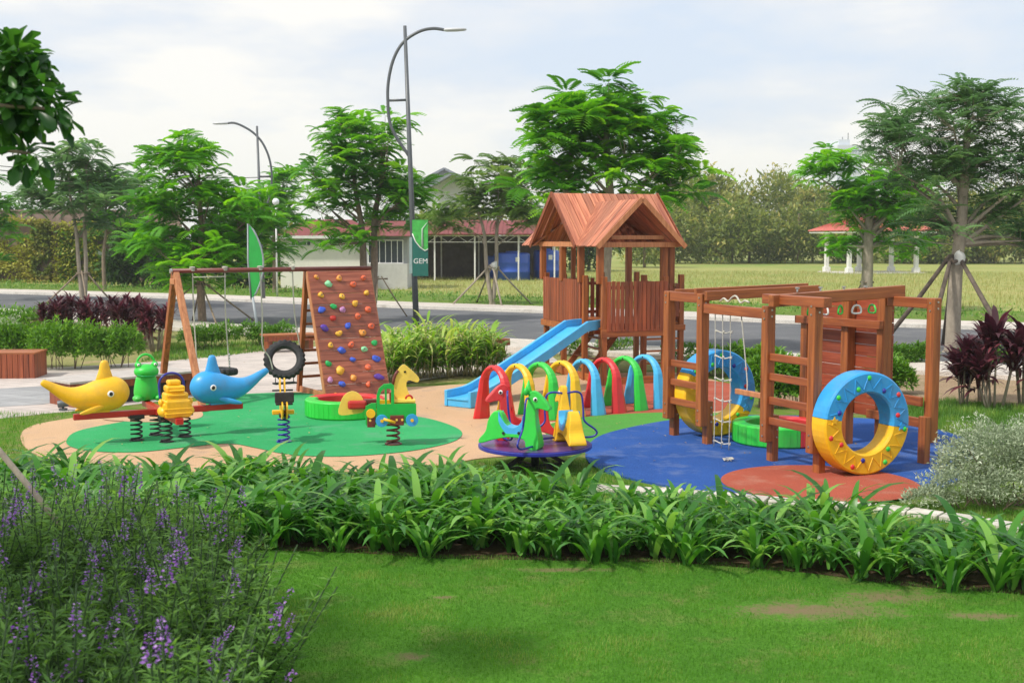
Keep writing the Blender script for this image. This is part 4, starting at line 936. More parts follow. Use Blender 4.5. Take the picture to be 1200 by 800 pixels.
# yellow vehicle-like seat on the near arm with blue handle hoop
zb = BZ + .086; mb = MB()
blocks = [(-.93, .17, .0, .24, .30), (-.93, .19, .08, .20, .26), (-.90, .155, .22, .33, .24), (-.86, .125, .33, .42, .22), (-.82, .085, .42, .49, .18), (-.66, .13, .0, .16, .26)]
for (y, hw, z0, z1, l) in blocks: mb.span(-hw, hw, y - l / 2, y + l / 2, zb + z0, zb + z1)
b = mb.build('animal_seat', P_yel, ss, bevel=.028, bseg=3); tag(b, 'ridged yellow seat with blue handle hoop')
mb = MB()
for i in range(6): z = zb + .05 + i * .06; hw = .185 - .022 * max(0, i - 1); mb.span(-hw, hw, -1.10 + .012 * i, -1.055 + .012 * i, z, z + .022)
mb.build('ridge', P_yel, b, bevel=.008)
for s in (-1, 1): mb = MB(); mb.ball((s * .17, -.92, zb + .08), (.075, .13, .075), 12, 8); mb.ball((s * .20, -.92, zb + .20), (.03, .06, .05), 10, 8); mb.build('side_bulge', P_yel, b)
mb = MB(); mb.tube(cr_open([Vector((-.16, -.72, zb + .22)), Vector((-.165, -.70, zb + .38))] + [Vector((math.cos(a) * .165, -.70, zb + .42 + .15 * math.sin(a))) for a in [math.pi * (1 - k / 6) for k in range(7)]] + [Vector((.165, -.70, zb + .38)), Vector((.16, -.72, zb + .22))], 4), .017, 8); mb.build('handle', M_blue, b)

# ---- spring rider seen end-on
p = G(333, 519); ra = math.atan2(p.y, p.x) + R(3)
sr = thing('spring_rider', 'narrow yellow spring rider with black seat on a blue spring', 'spring rider', (p.x, p.y, .02), ra, 'spring riders on the green rubber floor')
mb = MB(); spring(mb, (0, 0), .01, .42, .085, 5, .016); mb.disc((0, 0, .008), (0, 0, 1), .12, .016, 20); mb.build('spring', M_blue, sr)
horse = smooth_poly([Vector((x, z, 0)) for x, z in [(-.35, .45), (-.42, .62), (-.30, .68), (-.12, .62), (.05, .64), (.16, .78), (.22, .96), (.34, .98), (.46, .86), (.44, .80), (.33, .80), (.32, .62), (.34, .45), (.1, .38), (-.15, .38)]], 4)
for y in (-.035, .035):
    mb = MB(); mb.prism([(q.x, q.y) for q in horse], .022, off=y); mb.build('side_panel', P_yel, sr, bevel=.004)
mb = MB(); mb.span(-.30, -.26, -.145, .145, .66, .83); mb.build('backrest', M_black, sr, bevel=.02)
mb = MB(); mb.span(-.26, .02, -.13, .13, .62, .65); mb.build('seat', M_black, sr, bevel=.01)
mb = MB(); mb.span(.10, .20, -.17, .17, .42, .49); mb.build('foot_rest', P_yel, sr, bevel=.012)
mb = MB(); mb.tube([(.2, -.16, .80), (.2, .16, .80)], .015, 8); mb.build('handle_bar', M_black, sr)
mb = MB(); mb.span(-.09, .09, -.07, .07, .40, .45); mb.build('spring_plate', M_black, sr, bevel=.005); sr.scale = (.9, .9, .88)

# ---- green truck / yellow giraffe spring rider
p = G(461, 522)
tr = thing('spring_rider', 'green truck spring rider with yellow giraffe head on a red spring', 'spring rider', (p.x, p.y, .02), R(8), 'spring riders on the green rubber floor')
mb = MB(); spring(mb, (0, 0), .01, .31, .085, 4, .016); mb.disc((0, 0, .008), (0, 0, 1), .12, .016, 20); mb.build('spring', M_darkbr, tr)
body = [(-.23, .24), (-.23, .70), (-.20, .80), (-.13, .86), (-.03, .87), (.0, .84), (.0, .62), (.30, .60), (.31, .24)]
winA = [(-.175, .60), (-.175, .70), (-.14, .77), (-.10, .78), (-.10, .60)]
mb = MB(); 
# body with a window opening: built from strips around the opening
mb.prism([(-.23, .32), (-.23, .585), (.31, .585), (.31, .32)], .03, off=-.16)
mb.prism([(-.23, .585), (-.23, .70), (-.20, .80), (-.13, .86), (-.12, .80), (-.165, .76), (-.185, .70), (-.185, .585)], .03, off=-.16)
mb.prism([(-.13, .86), (-.03, .87), (.01, .84), (-.03, .79), (-.12, .80)], .03, off=-.16); mb.prism([(.01, .84), (.01, .585), (-.035, .585), (-.03, .79)], .03, off=-.16)
mb.prism([(-.12, .80), (-.09, .795), (-.09, .585), (-.115, .585)], .03, off=-.16)
mb.build('truck_panel', simple('plastic_truck_green', (.01, .42, .06), .35, coat=.2, dirt=.2), tr, bevel=.003)
mb = MB(); mb.prism([(-.23, .32), (-.23, .60), (.31, .60), (.31, .32)], .03, off=.16); mb.build('rear_panel', P_yel, tr, bevel=.003)
P_gir = plastic('plastic_pale_yellow', (.85, .62, .10))
gir = smooth_poly([Vector((x, z, 0)) for x, z in [(.02, .58), (.0, .80), (.06, 1.0), (.14, 1.10), (.22, 1.06), (.36, .92), (.34, .85), (.22, .88), (.19, .80), (.26, .62), (.30, .56)]], 4)
mb = MB(); mb.prism([(q.x, q.y) for q in gir], .028, off=.06); g_ = mb.build('giraffe_head', P_gir, tr, bevel=.003)
mb = MB(); mb.disc((.17, .043, 1.0), (0, 1, 0), .016, .01, 12); mb.build('eye', M_eyeb, g_)
mb = MB(); mb.tube([(.075, .04, 1.02), (.04, .04, .97), (.015, .04, .90), (-.0, .04, .82)], .02, 6); mb.build('mane', M_darkbr, g_)
mb = MB(); mb.prism([(-.02 + .10, .60), (.30, .60), (.30, .63), (-.03, .63), (-.03, .60)], .30); mb.build('bed_cover', P_gir, tr, bevel=.003)
rump = smooth_poly([Vector((x, z, 0)) for x, z in [(-.74, .42), (-.72, .58), (-.66, .69), (-.56, .74), (-.46, .70), (-.40, .60), (-.40, .46), (-.55, .42)]], 4)
mb = MB(); mb.prism([(q.x, q.y) for q in rump], .028, off=.08); mb.build('rump_panel', P_gir, tr, bevel=.003)
mb = MB(); mb.span(-.62, -.36, -.06, .05, .50, .62); mb.build('seat', M_redp, tr, bevel=.03)
mb = MB(); mb.span(-.40, -.22, .0, .09, .50, .63); mb.build('seat_bracket', M_darkbr, tr, bevel=.01)
mb = MB(); mb.span(-.05, -.01, -.14, .05, .60, .74); mb.build('steering_panel', M_redp, tr, bevel=.012)
for x in (-.30, -.30): pass
mb = MB(); mb.prism([(-.38, .30), (-.38, .56), (-.30, .60), (-.235, .60), (-.235, .30)], .03, off=-.15); mb.build('front_panel', MATS['plastic_truck_green'], tr, bevel=.003)
mb = MB(); mb.disc((-.31, -.18, .46), (0, 1, 0), .062, .03, 24); mb.build('yellow_hub', P_yel, tr, bevel=.003)
mb = MB(); mb.span(-.36, -.25, -.18, -.15, .27, .42); mb.build('step_plate', M_darkbr, tr, bevel=.006)
for x in (-.16, .25):
    mb = MB(); mb.disc((x, -.19, .36), (0, 1, 0), .085, .03, 28); w_ = mb.build('wheel', P_blue, tr, bevel=.004)
    mb = MB(); mb.disc((x, -.21, .36), (0, 1, 0), .022, .02, 12); mb.build('hub_bolt', P_yel, w_)
mb = MB(); mb.span(-.05, .14, -.20, .10, .29, .43); mb.build('spring_bracket', M_darkbr, tr, bevel=.01)
for x in (-.32, .04, .115): mb = MB(); mb.disc((x, -.205, .37), (0, 1, 0), .016, .012, 10); mb.build('bolt', P_gir, tr)
mb = MB(); mb.tube([(-.14, -.24, .39), (.02, -.24, .34)], .02, 8); mb.build('foot_rest', P_yel, tr)
mb = MB(); mb.tube([(.22 + .045 * math.cos(a), -.02, .63 + .05 * math.sin(a)) for a in [math.pi * k / 8 for k in range(9)]], .014, 8); mb.build('handle', M_redp, tr)

# ---- roundabout
p = G(627, 548); ca = thing('roundabout', 'purple blue spinning disc carrying three plastic horses', 'roundabout', (p.x, p.y, 0), 0)
CR, CZ = .71, .285
mb = MB(); mb.disc((0, 0, CZ), (0, 0, 1), CR, .045, 64); mb.build('platform', M_blue, ca, bevel=.008)
mb = MB(); mb.disc((0, 0, CZ + .0265), (0, 0, 1), CR - .03, .006, 64); mb.build('top_plate', simple('plate_violet', (.13, .06, .26), .28, var=.3, scale=3, metal=.3, dirt=.3), ca)
mb = MB(); mb.tube([(0, 0, .02), (0, 0, CZ - .02)], .05, 12)
for k in range(4):
    a = k * math.pi / 2 + .5; d = Vector((math.cos(a), math.sin(a), 0)); mb.beam((d * .42) + Vector((0, 0, .03)), d * .06 + Vector((0, 0, CZ - .05)), .045, .045); mb.beam(d * .44 + Vector((0, 0, .02)), Vector((0, 0, .02)), .05, .035)
mb.build('base_frame', M_black, ca)
hp = smooth_poly([Vector((x, z, 0)) for x, z in [(-.44, .10), (-.36, .20), (-.33, .34), (-.26, .44), (-.17, .43), (-.10, .30), (.0, .24), (.09, .27), (.14, .42), (.17, .60), (.20, .70), (.30, .69), (.45, .53), (.43, .48), (.33, .50), (.28, .48), (.29, .30), (.33, .02), (.18, .02), (.14, .12), (-.05, .14), (-.25, .10), (-.42, .05)]], 4)
def pony(col, ang_c, rad, ang_d, lab, seatc, horns=True):
    z0 = CZ + .025; F = Matrix.Translation((rad * math.cos(ang_c), rad * math.sin(ang_c), z0)) @ Matrix.Rotation(ang_d, 4, 'Z')
    mb = MB(); mb.prism([(q.x, q.y) for q in hp], .17); mb.v = [tuple(F @ Vector((x, y * (1.4 - .95 * min(1, z_ / .62)) , z_))) for x, y, z_ in mb.v]; b = mb.build('horse', col, ca, bevel=.028, bseg=3); tag(b, lab)
    if horns:
        mb = MB()
        mb.loft([(F @ Vector((.18, 0, .66)), Vector((.05, 0, 0)), Vector((0, .05, 0))), (F @ Vector((.165, 0, .74)), Vector((.035, 0, 0)), Vector((0, .03, 0))), (F @ Vector((.17, 0, .84)), Vector((.006, 0, 0)), Vector((0, .006, 0)))], 10)
        for s in (-1, 1): mb.ball(F @ Vector((.15, s * .045, .70)), (.03, .03, .05), 8, 6)
        mb.build('horn', col, b)
    mb = MB(); seat = cr_open([Vector((-.19, 0, .43)), Vector((-.16, 0, .36)), Vector((-.08, 0, .265)), Vector((.02, 0, .25)), Vector((.10, 0, .31)), Vector((.125, 0, .40))], 4)
    vs_ = []; W_ = .095
    for q in seat: vs_ += [F @ Vector((q.x, -W_, q.z + .015)), F @ Vector((q.x, W_, q.z + .015)), F @ Vector((q.x, W_, q.z - .09)), F @ Vector((q.x, -W_, q.z - .09))]
    n_ = len(seat); mb.add(vs_, [(i * 4 + k, i * 4 + (k + 1) % 4, i * 4 + 4 + (k + 1) % 4, i * 4 + 4 + k) for i in range(n_ - 1) for k in range(4)] + [(0, 1, 2, 3), tuple(4 * n_ - 4 + k for k in range(4))]); mb.build('seat', seatc, b, bevel=.012)
    for s in (-1, 1):
        q = F @ Vector((.27, s * .036, .61)); mb = MB(); mb.ball(q, (.03, .03, .03), 12, 8); e_ = mb.build('eye', M_eyew, b)
        q = F @ Vector((.275, s * .052, .61)); mb = MB(); mb.ball(q, (.018, .018, .02), 10, 8); mb.build('pupil', M_eyeb, e_)
    mb = MB(); pl = [(-.0, -.03, .62), (.02, -.16, .63), (.03, -.23, .58), (.02, -.25, .40), (.0, -.26, .26), (-.0, -.40, .15), (.0, -.42, .09), (.02, -.34, .05), (.08, -.12, .05)]
    for s in (-1, 1): mb.tube(cr_open([F @ Vector((x + .18, s * y * -1, z)) for x, y, z in pl], 4), .013, 8)
    mb.build('hand_rail', M_blue, b)
    mb = MB(); mb.disc(F @ Vector((-.12, -.105, .19)), F.to_3x3() @ Vector((0, 1, 0)), .018, .01, 10); mb.disc(F @ Vector((.08, -.105, .2)), F.to_3x3() @ Vector((0, 1, 0)), .018, .01, 10); mb.build('bolt', M_black, b)
pony(P_green, R(232), .40, R(-20), 'green horse seat with pointed horn', P_lblue)
pony(P_red, R(118), .36, R(188), 'red horse seat facing away', P_red, False)
pony(P_yel, R(-12), .42, R(103), 'yellow horse seat seen from behind', P_lblue, False)

# ================================================================ STREET, BUILDINGS
def wood_bench(label, pL, pR, depth, h=.45, top=None, rot=None, group=None, dark=False):
    a, b = pL, pR; d = b - a; l = d.length; an = math.atan2(d.y, d.x)
    t = thing('low_bench', label, 'bench', (a.x, a.y, 0), an, group)
    mb = MB()
    n = max(3, int(depth / .12))
    for i in range(n): mb.span(0, l, i * depth / n + .004, (i + 1) * depth / n - .004, h - .04, h)
    mb.build('seat', top or M_beam, t, bevel=.005)
    if dark: MB().span(.75, l - .05, .10, depth - .1, 0, h - .05).build('base_block', M_black, t)  # black box added under the seat in place of the dark shadow there
    mb = MB()
    m = max(3, int(l / .12))
    mb.span(.0, l, .0, .035, h - .16, h - .045); mb.build('apron', M_slat, t, bevel=.004)
    for x in (.15, l - .15):
        mb = MB(); mb.span(x - .06, x + .06, .08, depth - .08, 0, h - .045); mb.build('leg', M_slat, t, bevel=.004)
    return t
z = .45
wood_bench('long low wooden bench with pale top beside the yellow dolphin', G(82, 448, z), G(232, 434, z), 1.0, dark=True, top=simple('pale_bench_top', (.48, .44, .40), .8, var=.12, bump=.2, dirt=.2))
wood_bench('wooden bench behind the upright tyre swing', G(310, 393, .45), G(372, 391, .45), .6)
wood_bench('dark wooden bench behind the tall reeds, left of playhouse', G(545, 402, .42), G(598, 398, .42), .5)
bx = thing('wooden_planter_box', 'wooden box bench end at the left edge of the plaza', 'planter', G(-30, 444), R(4))
mb = MB()
for i in range(11): mb.span(i * .11, i * .11 + .102, 0, .04, 0, .50)
for i in range(7): mb.span(1.17, 1.21, .02 + i * .11, .02 + i * .11 + .102, 0, .50)
mb.build('side_board', M_slat, bx, bevel=.004, bseg=1)
mb = MB()
for i in range(7): mb.span(-.02, 1.23, i * .115, i * .115 + .108, .50, .535)
mb.build('top_board', M_beam, bx, bevel=.004)
lt = thing('ground_light', 'small dark spotlight on the paving beside the grass', 'light', G(74, 481), .4)
mb = MB(); mb.disc((0, 0, .02), (0, 0, 1), .07, .04, 14); mb.tube([(0, 0, .03), (0, 0, .08)], .02, 8); mb.build('base', M_grey, lt)
mb = MB(); mb.tube([(-.08, 0, .11), (.08, -.03, .13)], .06, 12); mb.build('lamp_body', M_grey, lt, bevel=.005)

def tree_support(label, px, py, h, spread, n=4, r=.035, a0=.4, mat=M_pole, wrap=False, zt=None):
    c = G(px, py); t = thing('tree_stakes', label, 'tree stakes', (c.x, c.y, 0), 0, 'wooden stakes propping young street trees')
    for k in range(n):
        a = a0 + 2 * math.pi * k / n + random.uniform(-.15, .15); d = Vector((math.cos(a), math.sin(a), 0))
        mb = MB(); s = spread * random.uniform(.85, 1.15); mb.tube([d * s, d * s * .5 + Vector((0, 0, h * .5 + .02)), d * .10 + Vector((random.uniform(-.05, .05), 0, h))], [r * 1.05, r, r * .85], 7); mb.build('stake', mat, t)
    mb = MB()
    for k in range(3): a = k * 2.1; mb.tube([(math.cos(a) * .3, math.sin(a) * .3, h * .93), (math.cos(a + 2.1) * .3, math.sin(a + 2.1) * .3, h * .95)], r * .8, 6)
    mb.build('cross_stick', mat, t)
    if wrap:
        mb = MB(); mb.ball((.08, -.12, h * .97), (.14, .12, .2), 10, 8)
        for i in range(len(mb.v)):
            v = Vector(mb.v[i]); mb.v[i] = tuple(v + Vector((1, .5, 1)) * noise.noise(v * 9) * .08)
        mb.build('wrapping', M_white, t)
    return t

def lamp_post(name, label, base, H, arc, k, lean=0.0, rad=.10):
    t = thing(name, label, 'street lamp', (base.x, base.y, 0), 0, 'street lamps along the road'); t.rotation_euler = (0, lean, 0)
    mb = MB(); mb.tube([(0, 0, 0), (0, 0, H * .5), (0, 0, H)], [rad, rad * .8, rad * .55], 14); mb.disc((0, 0, .05), (0, 0, 1), rad * 1.6, .1, 16); mb.build('pole', M_grey, t)
    mb = MB(); pts = [Vector((x * k, 0, H - d * k)) for x, d in arc]; s = 1 if pts[-1].x > 0 else -1; e_ = pts[-1]
    mb.tube(cr_open(pts, 6), .05, 8); arm = mb.build('arm', M_grey, t)
    mb = MB(); zb = pts[2].z; mb.tube([(0, 0, zb), (pts[2].x, 0, zb)], .04, 8); mb.build('bracket', M_grey, arm)
    mb = MB(); mb.loft([(Vector((e_.x + s * x, 0, e_.z - .01 * x)), Vector((0, w, 0)), Vector((0, 0, hh))) for x, w, hh in [(-.05, .04, .04), (.05, .10, .06), (.35, .13, .06), (.62, .10, .045), (.68, .03, .02)]], 12); mb.build('lamp_head', simple('lamp_shell', (.55, .56, .57), .4), arm)
    return t
P1 = G(488, 384); k = P1.y / 1400
l1 = lamp_post('street_lamp', 'tall dark street lamp with green hanging banner above the reeds', P1, (384 - 36) * k * 1.0, [(0, 150), (-20, 115), (-23, 84), (-21, 60), (-14, 36), (-2, 18), (16, 7), (32, 4), (46, 6)], k, R(-1.8))
# banner
def text(name, body, size, mat, parent, loc, rot, ext=.002):
    cu = bpy.data.curves.new(name, 'FONT'); cu.body = body; cu.size = size; cu.extrude = ext; cu.align_x = 'CENTER'
    o = bpy.data.objects.new(name, cu); COL.objects.link(o); bpy.context.view_layer.update()
    me = bpy.data.meshes.new_from_object(o); bpy.data.objects.remove(o); o = bpy.data.objects.new(name, me); COL.objects.link(o); me.materials.append(mat)
    o.parent = parent; o.location = loc; o.rotation_euler = rot; return o
zc0, zc1 = CAMH + (280 - 323) * k, CAMH + (280 - 258) * k
bn = thing('lamp_banner', 'green banner with white curve and letters hanging on the lamp', 'banner', (P1.x + .02, P1.y - .13, 0), 0)
B_dk = simple('banner_dark_green', (.01, .13, .10), .5, dirt=.1); B_lt = simple('banner_light_green', (.06, .42, .07), .5, var=.3)
mb = MB(); mb.span(-.12, .38, -.012, .012, zc0, zc1); mb.build('banner_cloth', B_dk, bn)
mb = MB(); crv = [(-.118, zc0 + 1.35), (-.02, zc0 + 1.10), (.12, zc0 + .92), (.28, zc0 + .80), (.378, zc0 + .86)]
mb.add([(x, -.018, z) for x, z in crv] + [(x, -.018, zc1) for x, z in crv[::-1]], [tuple(range(10))]); mb.build('light_green_field', B_lt, bn)
mb = MB(); mb.tube([(x, -.020, z) for x, z in crv], .018, 6); mb.build('white_curve', M_white, bn)
mb = MB(); mb.tube([(.20, -.022, zc0 + .92), (.20, -.022, zc0 + 1.5), (.36, -.022, zc1 - .08)], [.035, .022, .008], 6); mb.build('tree_emblem', simple('emblem_pale', (.5, .6, .5), .5), bn)
text('lettering', 'GEM', .23, M_white, bn, (.14, -.016, zc0 + .40), (R(90), 0, 0))
mb = MB(); mb.span(-.22, -.13, .01, .03, zc0 + .08, zc1 - .55); mb.build('side_banner', simple('banner_grey_green', (.28, .38, .36), .5), bn)
P2_ = G(309, 352); k = P2_.y / 1400
l2 = lamp_post('street_lamp', 'farther grey street lamp with arm curving left behind the bright tree', P2_, (352 - 150) * k, [(4, 100), (12, 80), (15, 58), (13, 38), (6, 20), (-4, 8), (-16, 0), (-26, -4), (-34, -4)], k, R(-1.2), .09)
gl = thing('globe_lamp', 'small white globe lamp on a thin post', 'lamp', (G(325, 349).x, G(325, 349).y, 0)); k = G(325, 349).y / 1400
mb = MB(); mb.tube([(0, 0, 0), (0, 0, (349 - 241) * k)], [.05, .035], 8); mb.build('pole', M_white, gl)
mb = MB(); mb.ball((-.0, 0, (349 - 237) * k), .17, 14, 10); mb.build('globe', simple('globe_white', (.85, .86, .88), .3), gl)
# leaf-shaped green sign
p = G(304, 404); k = p.y / 1400
sg = thing('leaf_sign', 'tall green leaf shaped sign on a grey post beyond the swings', 'sign', (p.x, p.y, 0), R(10)); sg.rotation_euler = (0, R(-1.5), R(10))
z0, z1 = (404 - 350) * k, (404 - 262) * k; c = 0
leaf = [(-.16, z0)] + [(-.20, z0 + (z1 - z0) * .5)] + [(-.16, z1)] + [(-.14 + .34 * math.sin(math.pi * t) ** .8, z1 - (z1 - z0) * t) for t in [i / 12 for i in range(1, 12)]]
mb = MB(); mb.prism(leaf, .02); mb.build('leaf_panel', simple('sign_green', (.03, .42, .07), .4, var=.2, scale=2), sg)
mb = MB(); mb.tube([(x, 0, z) for x, z in leaf], .025, 8, closed=True); mb.tube([(-.12, 0, z0 + .05), (.02, 0, 0)], .035, 8); mb.build('frame', simple('sign_grey', (.32, .36, .38), .4), sg)

# power line
pl = thing('power_line', 'thin power lines crossing the sky at left', 'power line', (0, 0, 0))
for (ya, yb, sag) in ((189, 196, 1.2), (193, 201, 1.4)):
    A = at(-60, ya, 95); B = at(480, yb, 120); mb = MB(); pts = [A.lerp(B, i / 14) - Vector((0, 0, sag * math.sin(math.pi * i / 14))) for i in range(15)]
    mb.tube(pts, .035, 5); mb.build('wire', M_black, pl)
for q in (A, B):
    mb = MB(); mb.tube([(q.x, q.y, 0), (q.x, q.y, q.z + 1)], .14, 8); mb.build('pole', M_grey, pl)

# ---- white house
def house_box(name, label, p0, w, d, h, rot=0): pass
hy = G(380, 338); Yh = hy.y
def X_at(px, Y): return (px - 600) / FPX * Y / math.cos(PITCH) * 1.0
def Z_at(py, Y): return at(600, py, Y).z
hw = thing('white_house', 'low white house with brown red roof behind the double trunk tree', 'house', (X_at(330, Yh), Yh, 0), R(2))
W = X_at(432, Yh) - X_at(330, Yh); HZ = Z_at(277, Yh)
M_wallw = simple('wall_white', (.80, .77, .70), .9, var=.06, scale=1.2, bump=.1, dirt=.15); M_roofr = simple('roof_maroon', (.20, .038, .035), .6, var=.15, scale=3, dirt=.15)
mb = MB(); mb.span(0, W, 0, 5, 0, HZ); mb.build('wall', M_wallw, hw)
mb = MB(); n = 30
A, B = Vector((-.5, -.5, HZ + .0)), Vector((W + .6, -.5, HZ + .0)); C, D = Vector((1.2, 2.6, HZ + 1.0)), Vector((W - 1.2, 2.6, HZ + 1.0)); E, F = Vector((-.5, 5.5, HZ)), Vector((W + .6, 5.5, HZ))
mb.add([A, B, D, C, E, F], [(0, 1, 2, 3), (4, 3, 2, 5), (0, 3, 4), (1, 5, 2), (0, 4, 5, 1)]); mb.build('roof', M_roofr, hw)
mb = MB(); mb.span(-.5, W + .6, -.56, -.50, HZ - .12, HZ + .04); mb.build('fascia', M_white, hw)
def window(parent, x, z, w, h, y=-.0, nm='window', bars=1):
    mb = MB(); t = .06; mb.span(x - w / 2, x + w / 2, y - .05, y + .02, z - h / 2, z - h / 2 + t); mb.span(x - w / 2, x + w / 2, y - .05, y + .02, z + h / 2 - t, z + h / 2)
    mb.span(x - w / 2, x - w / 2 + t, y - .05, y + .02, z - h / 2 + t, z + h / 2 - t); mb.span(x + w / 2 - t, x + w / 2, y - .05, y + .02, z - h / 2 + t, z + h / 2 - t)
    for i in range(bars): xx = x - w / 2 + w * (i + 1) / (bars + 1); mb.span(xx - .02, xx + .02, y - .045, y + .01, z - h / 2 + t, z + h / 2 - t)
    f = mb.build(nm, M_white, parent); mb = MB(); mb.span(x - w / 2 + t, x + w / 2 - t, y - .02, y - .012, z - h / 2 + t, z + h / 2 - t); mb.build('pane', simple('glass_dark', (.05, .06, .065), .12), f)
kx = Yh / 1400
for px in (348, 361): window(hw, (px - 330) * kx, Z_at(285, Yh), 11 * kx, 7 * kx)
# grey walled annex with tall window
Ya = Yh - 1.5; kx = Ya / 1400
an = thing('grey_annex', 'grey walled annex with wide barred window beside white house', 'house', (X_at(428, Ya), Ya, 0), R(1))
mb = MB(); mb.span(0, 50 * kx, 0, 4, 0, Z_at(309, Ya)); mb.build('lower_wall', simple('wall_grey', (.50, .49, .47), .9, var=.08, scale=1.5, bump=.2, dirt=.3), an)
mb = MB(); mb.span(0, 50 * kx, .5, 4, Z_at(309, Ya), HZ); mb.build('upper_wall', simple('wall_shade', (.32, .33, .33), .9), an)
window(an, 24 * kx, (Z_at(309, Ya) + Z_at(281, Ya)) / 2, 42 * kx, 1.35, y=.45, bars=5)
mb = MB(); mb.add([(-.2, -.3, HZ + .02), (50 * kx + .3, -.3, HZ + .02), (50 * kx + .3, 3, HZ + .9), (-.2, 3, HZ + .9), (50 * kx + .3, 4.5, HZ), (-.2, 4.5, HZ)], [(0, 1, 2, 3), (3, 2, 4, 5), (0, 3, 5), (1, 4, 2), (0, 5, 4, 1)]); mb.build('roof', M_roofr, an)
# open shed
Ys = G(600, 329).y; kx = Ys / 1400
sh = thing('open_shed', 'open shed with maroon metal roof on thin white posts', 'shed', (X_at(486, Ys), Ys, 0), R(-1)); SWd = X_at(650, Ys) - X_at(486, Ys)
ZE = Z_at(275, Ys); ZR = Z_at(259, Ys + 3.2)
mb = MB(); n = 46
for i in range(n):
    xa, xb = -3 + (SWd + 3.4) * i / n, -3 + (SWd + 3.4) * (i + .92) / n
    mb.add([(xa, -.6, ZE), (xb, -.6, ZE), (xb, 3.2, ZR), (xa, 3.2, ZR), (xa, -.6, ZE + .06), (xb, -.6, ZE + .06), (xb, 3.2, ZR + .06), (xa, 3.2, ZR + .06)], [(0, 1, 2, 3), (7, 6, 5, 4), (0, 4, 5, 1), (3, 2, 6, 7), (0, 3, 7, 4), (1, 5, 6, 2)])
mb.add([(-3, -.58, ZE + .01), (SWd + .4, -.58, ZE + .01), (SWd + .4, 3.2, ZR + .01), (-3, 3.2, ZR + .01), (-3, 7, ZE), (SWd + .4, 7, ZE)], [(0, 1, 2, 3), (3, 2, 5, 4)])
mb.build('roof', M_roofr, sh)
for px in (510, 557, 608, 650):
    x = (px - 486) * kx
    for y in (0, 6): mb = MB(); mb.span(x - .05, x + .05, y - .05, y + .05, 0, ZE - .02); mb.build('post', M_white, sh)
mb = MB(); mb.beam((-1, 0, ZE - .08), (SWd, 0, ZE - .08), .04, .05); mb.beam((-1, 0, ZE - .50), (SWd, 0, ZE - .50), .04, .05)
for i in range(16): x = -1 + (SWd + 1) * i / 16; x2 = -1 + (SWd + 1) * (i + 1) / 16; mb.beam((x, 0, ZE - (.5 if i % 2 else .08)), (x2, 0, ZE - (.08 if i % 2 else .5)), .03, .03)
mb.build('truss', M_white, sh)
mb = MB(); mb.span(-1, SWd, 6.2, 6.3, 0, ZE - .1); mb.build('back_wall', simple('wall_brown_dark', (.09, .07, .055), .95, var=.4, scale=2), sh)
# tanks
M_tank = simple('tank_blue', (.03, .10, .50), .4, var=.08, dirt=.1)
def tank(label, px, w, ytop, dY):
    Y = Ys + dY; kx = Y / 1400; t = thing('water_tank', label, 'tank', (X_at(px, Y), Y, 0), .3, 'blue water tanks under the open shed'); H = Z_at(ytop, Y); r = w * kx / 2
    mb = MB(); mb.loft([(Vector((0, 0, z)), Vector((rr, 0, 0)), Vector((0, rr, 0))) for z, rr in [(0, r), (H * .30, r), (H * .31, r * 1.02), (H * .33, r), (H * .62, r), (H * .64, r * 1.02), (H * .66, r), (H * .93, r), (H * .97, r * .97), (H, r * .85)]], 28); b = mb.build('tank_body', M_tank, t)
    mb = MB(); mb.disc((0, 0, H + .05), (0, 0, 1), r * .35, .1, 20); mb.build('lid', M_tank, t)
    mb = MB(); mb.span(-.14, .14, -r - .012, -r - .004, H * .68, H * .84); mb.build('label_plate', M_white, b)
tank('blue water tank in the middle of the row', 600, 42, 296, 1.6); tank('blue water tank farthest right, seen through the playhouse posts', 640, 30, 293, 3.0); tank('blue water tank at the left end, partly behind the thin tree', 583, 26, 300, 3.4)
# grey gabled roof far behind
Yf = 130
fh = thing('grey_roofed_house', 'pale house with grey gable roofs showing above the trees', 'house', (X_at(522, Yf), Yf, 0), R(0)); kx = Yf / 1400
zt = Z_at(198, Yf); zb_ = Z_at(214, Yf)
mb = MB(); mb.span(-30 * kx, 30 * kx, 0, 9, 0, zb_); mb.prism([(-30 * kx, zb_), (0, zt), (30 * kx, zb_)], .3, Matrix.Translation((0, .16, 0))); mb.build('wall', simple('wall_far', (.55, .56, .58), .9), fh)
M_rg = simple('roof_grey', (.22, .24, .28), .6)
for (cx, ax, zt_, y0) in ((0, 32, 198, -.8), (10, 28, 204, -2.2)):
    zt2 = Z_at(zt_, Yf); zb2 = zt2 - 16 * kx
    mb = MB()
    for s in (-1, 1): mb.beam((cx * kx, y0 + 5, zt2), (cx * kx + s * ax * kx, y0 + 5, zb2), 10, .25, up=(0, 0, 1))
    mb.build('roof', M_rg, fh)
# far high-rise
Yt = 420; kx = Yt / 1400
tw = thing('high_rise', 'pale distant apartment tower behind the trees at right', 'building', (X_at(990, Yt), Yt, 0), R(12)); H = Z_at(170, Yt)
mb = MB(); mb.span(-15 * kx, 15 * kx, 0, 18, 0, H); mb.span(-10 * kx, 4 * kx, 2, 12, H, H + 2); mb.build('wall', simple('tower_white', (.62, .66, .72), .8), tw)
for j in range(12):
    z = H - 2.0 - j * 3.3
    mb = MB()
    for i in range(9): x = -14.5 * kx + i * 3.6 * kx; mb.span(x, x + 2.0 * kx, -.12, -.02, z - 1.0, z + .7)
    mb.build('window_row', simple('tower_glass', (.42, .48, .56), .3), tw)
mb = MB()
for x in (-8, -2, 5): mb.tube([(x * kx, 4, H), (x * kx, 4, H + 3.5 + x * .2)], .15, 5)
mb.build('antenna', M_grey, tw)
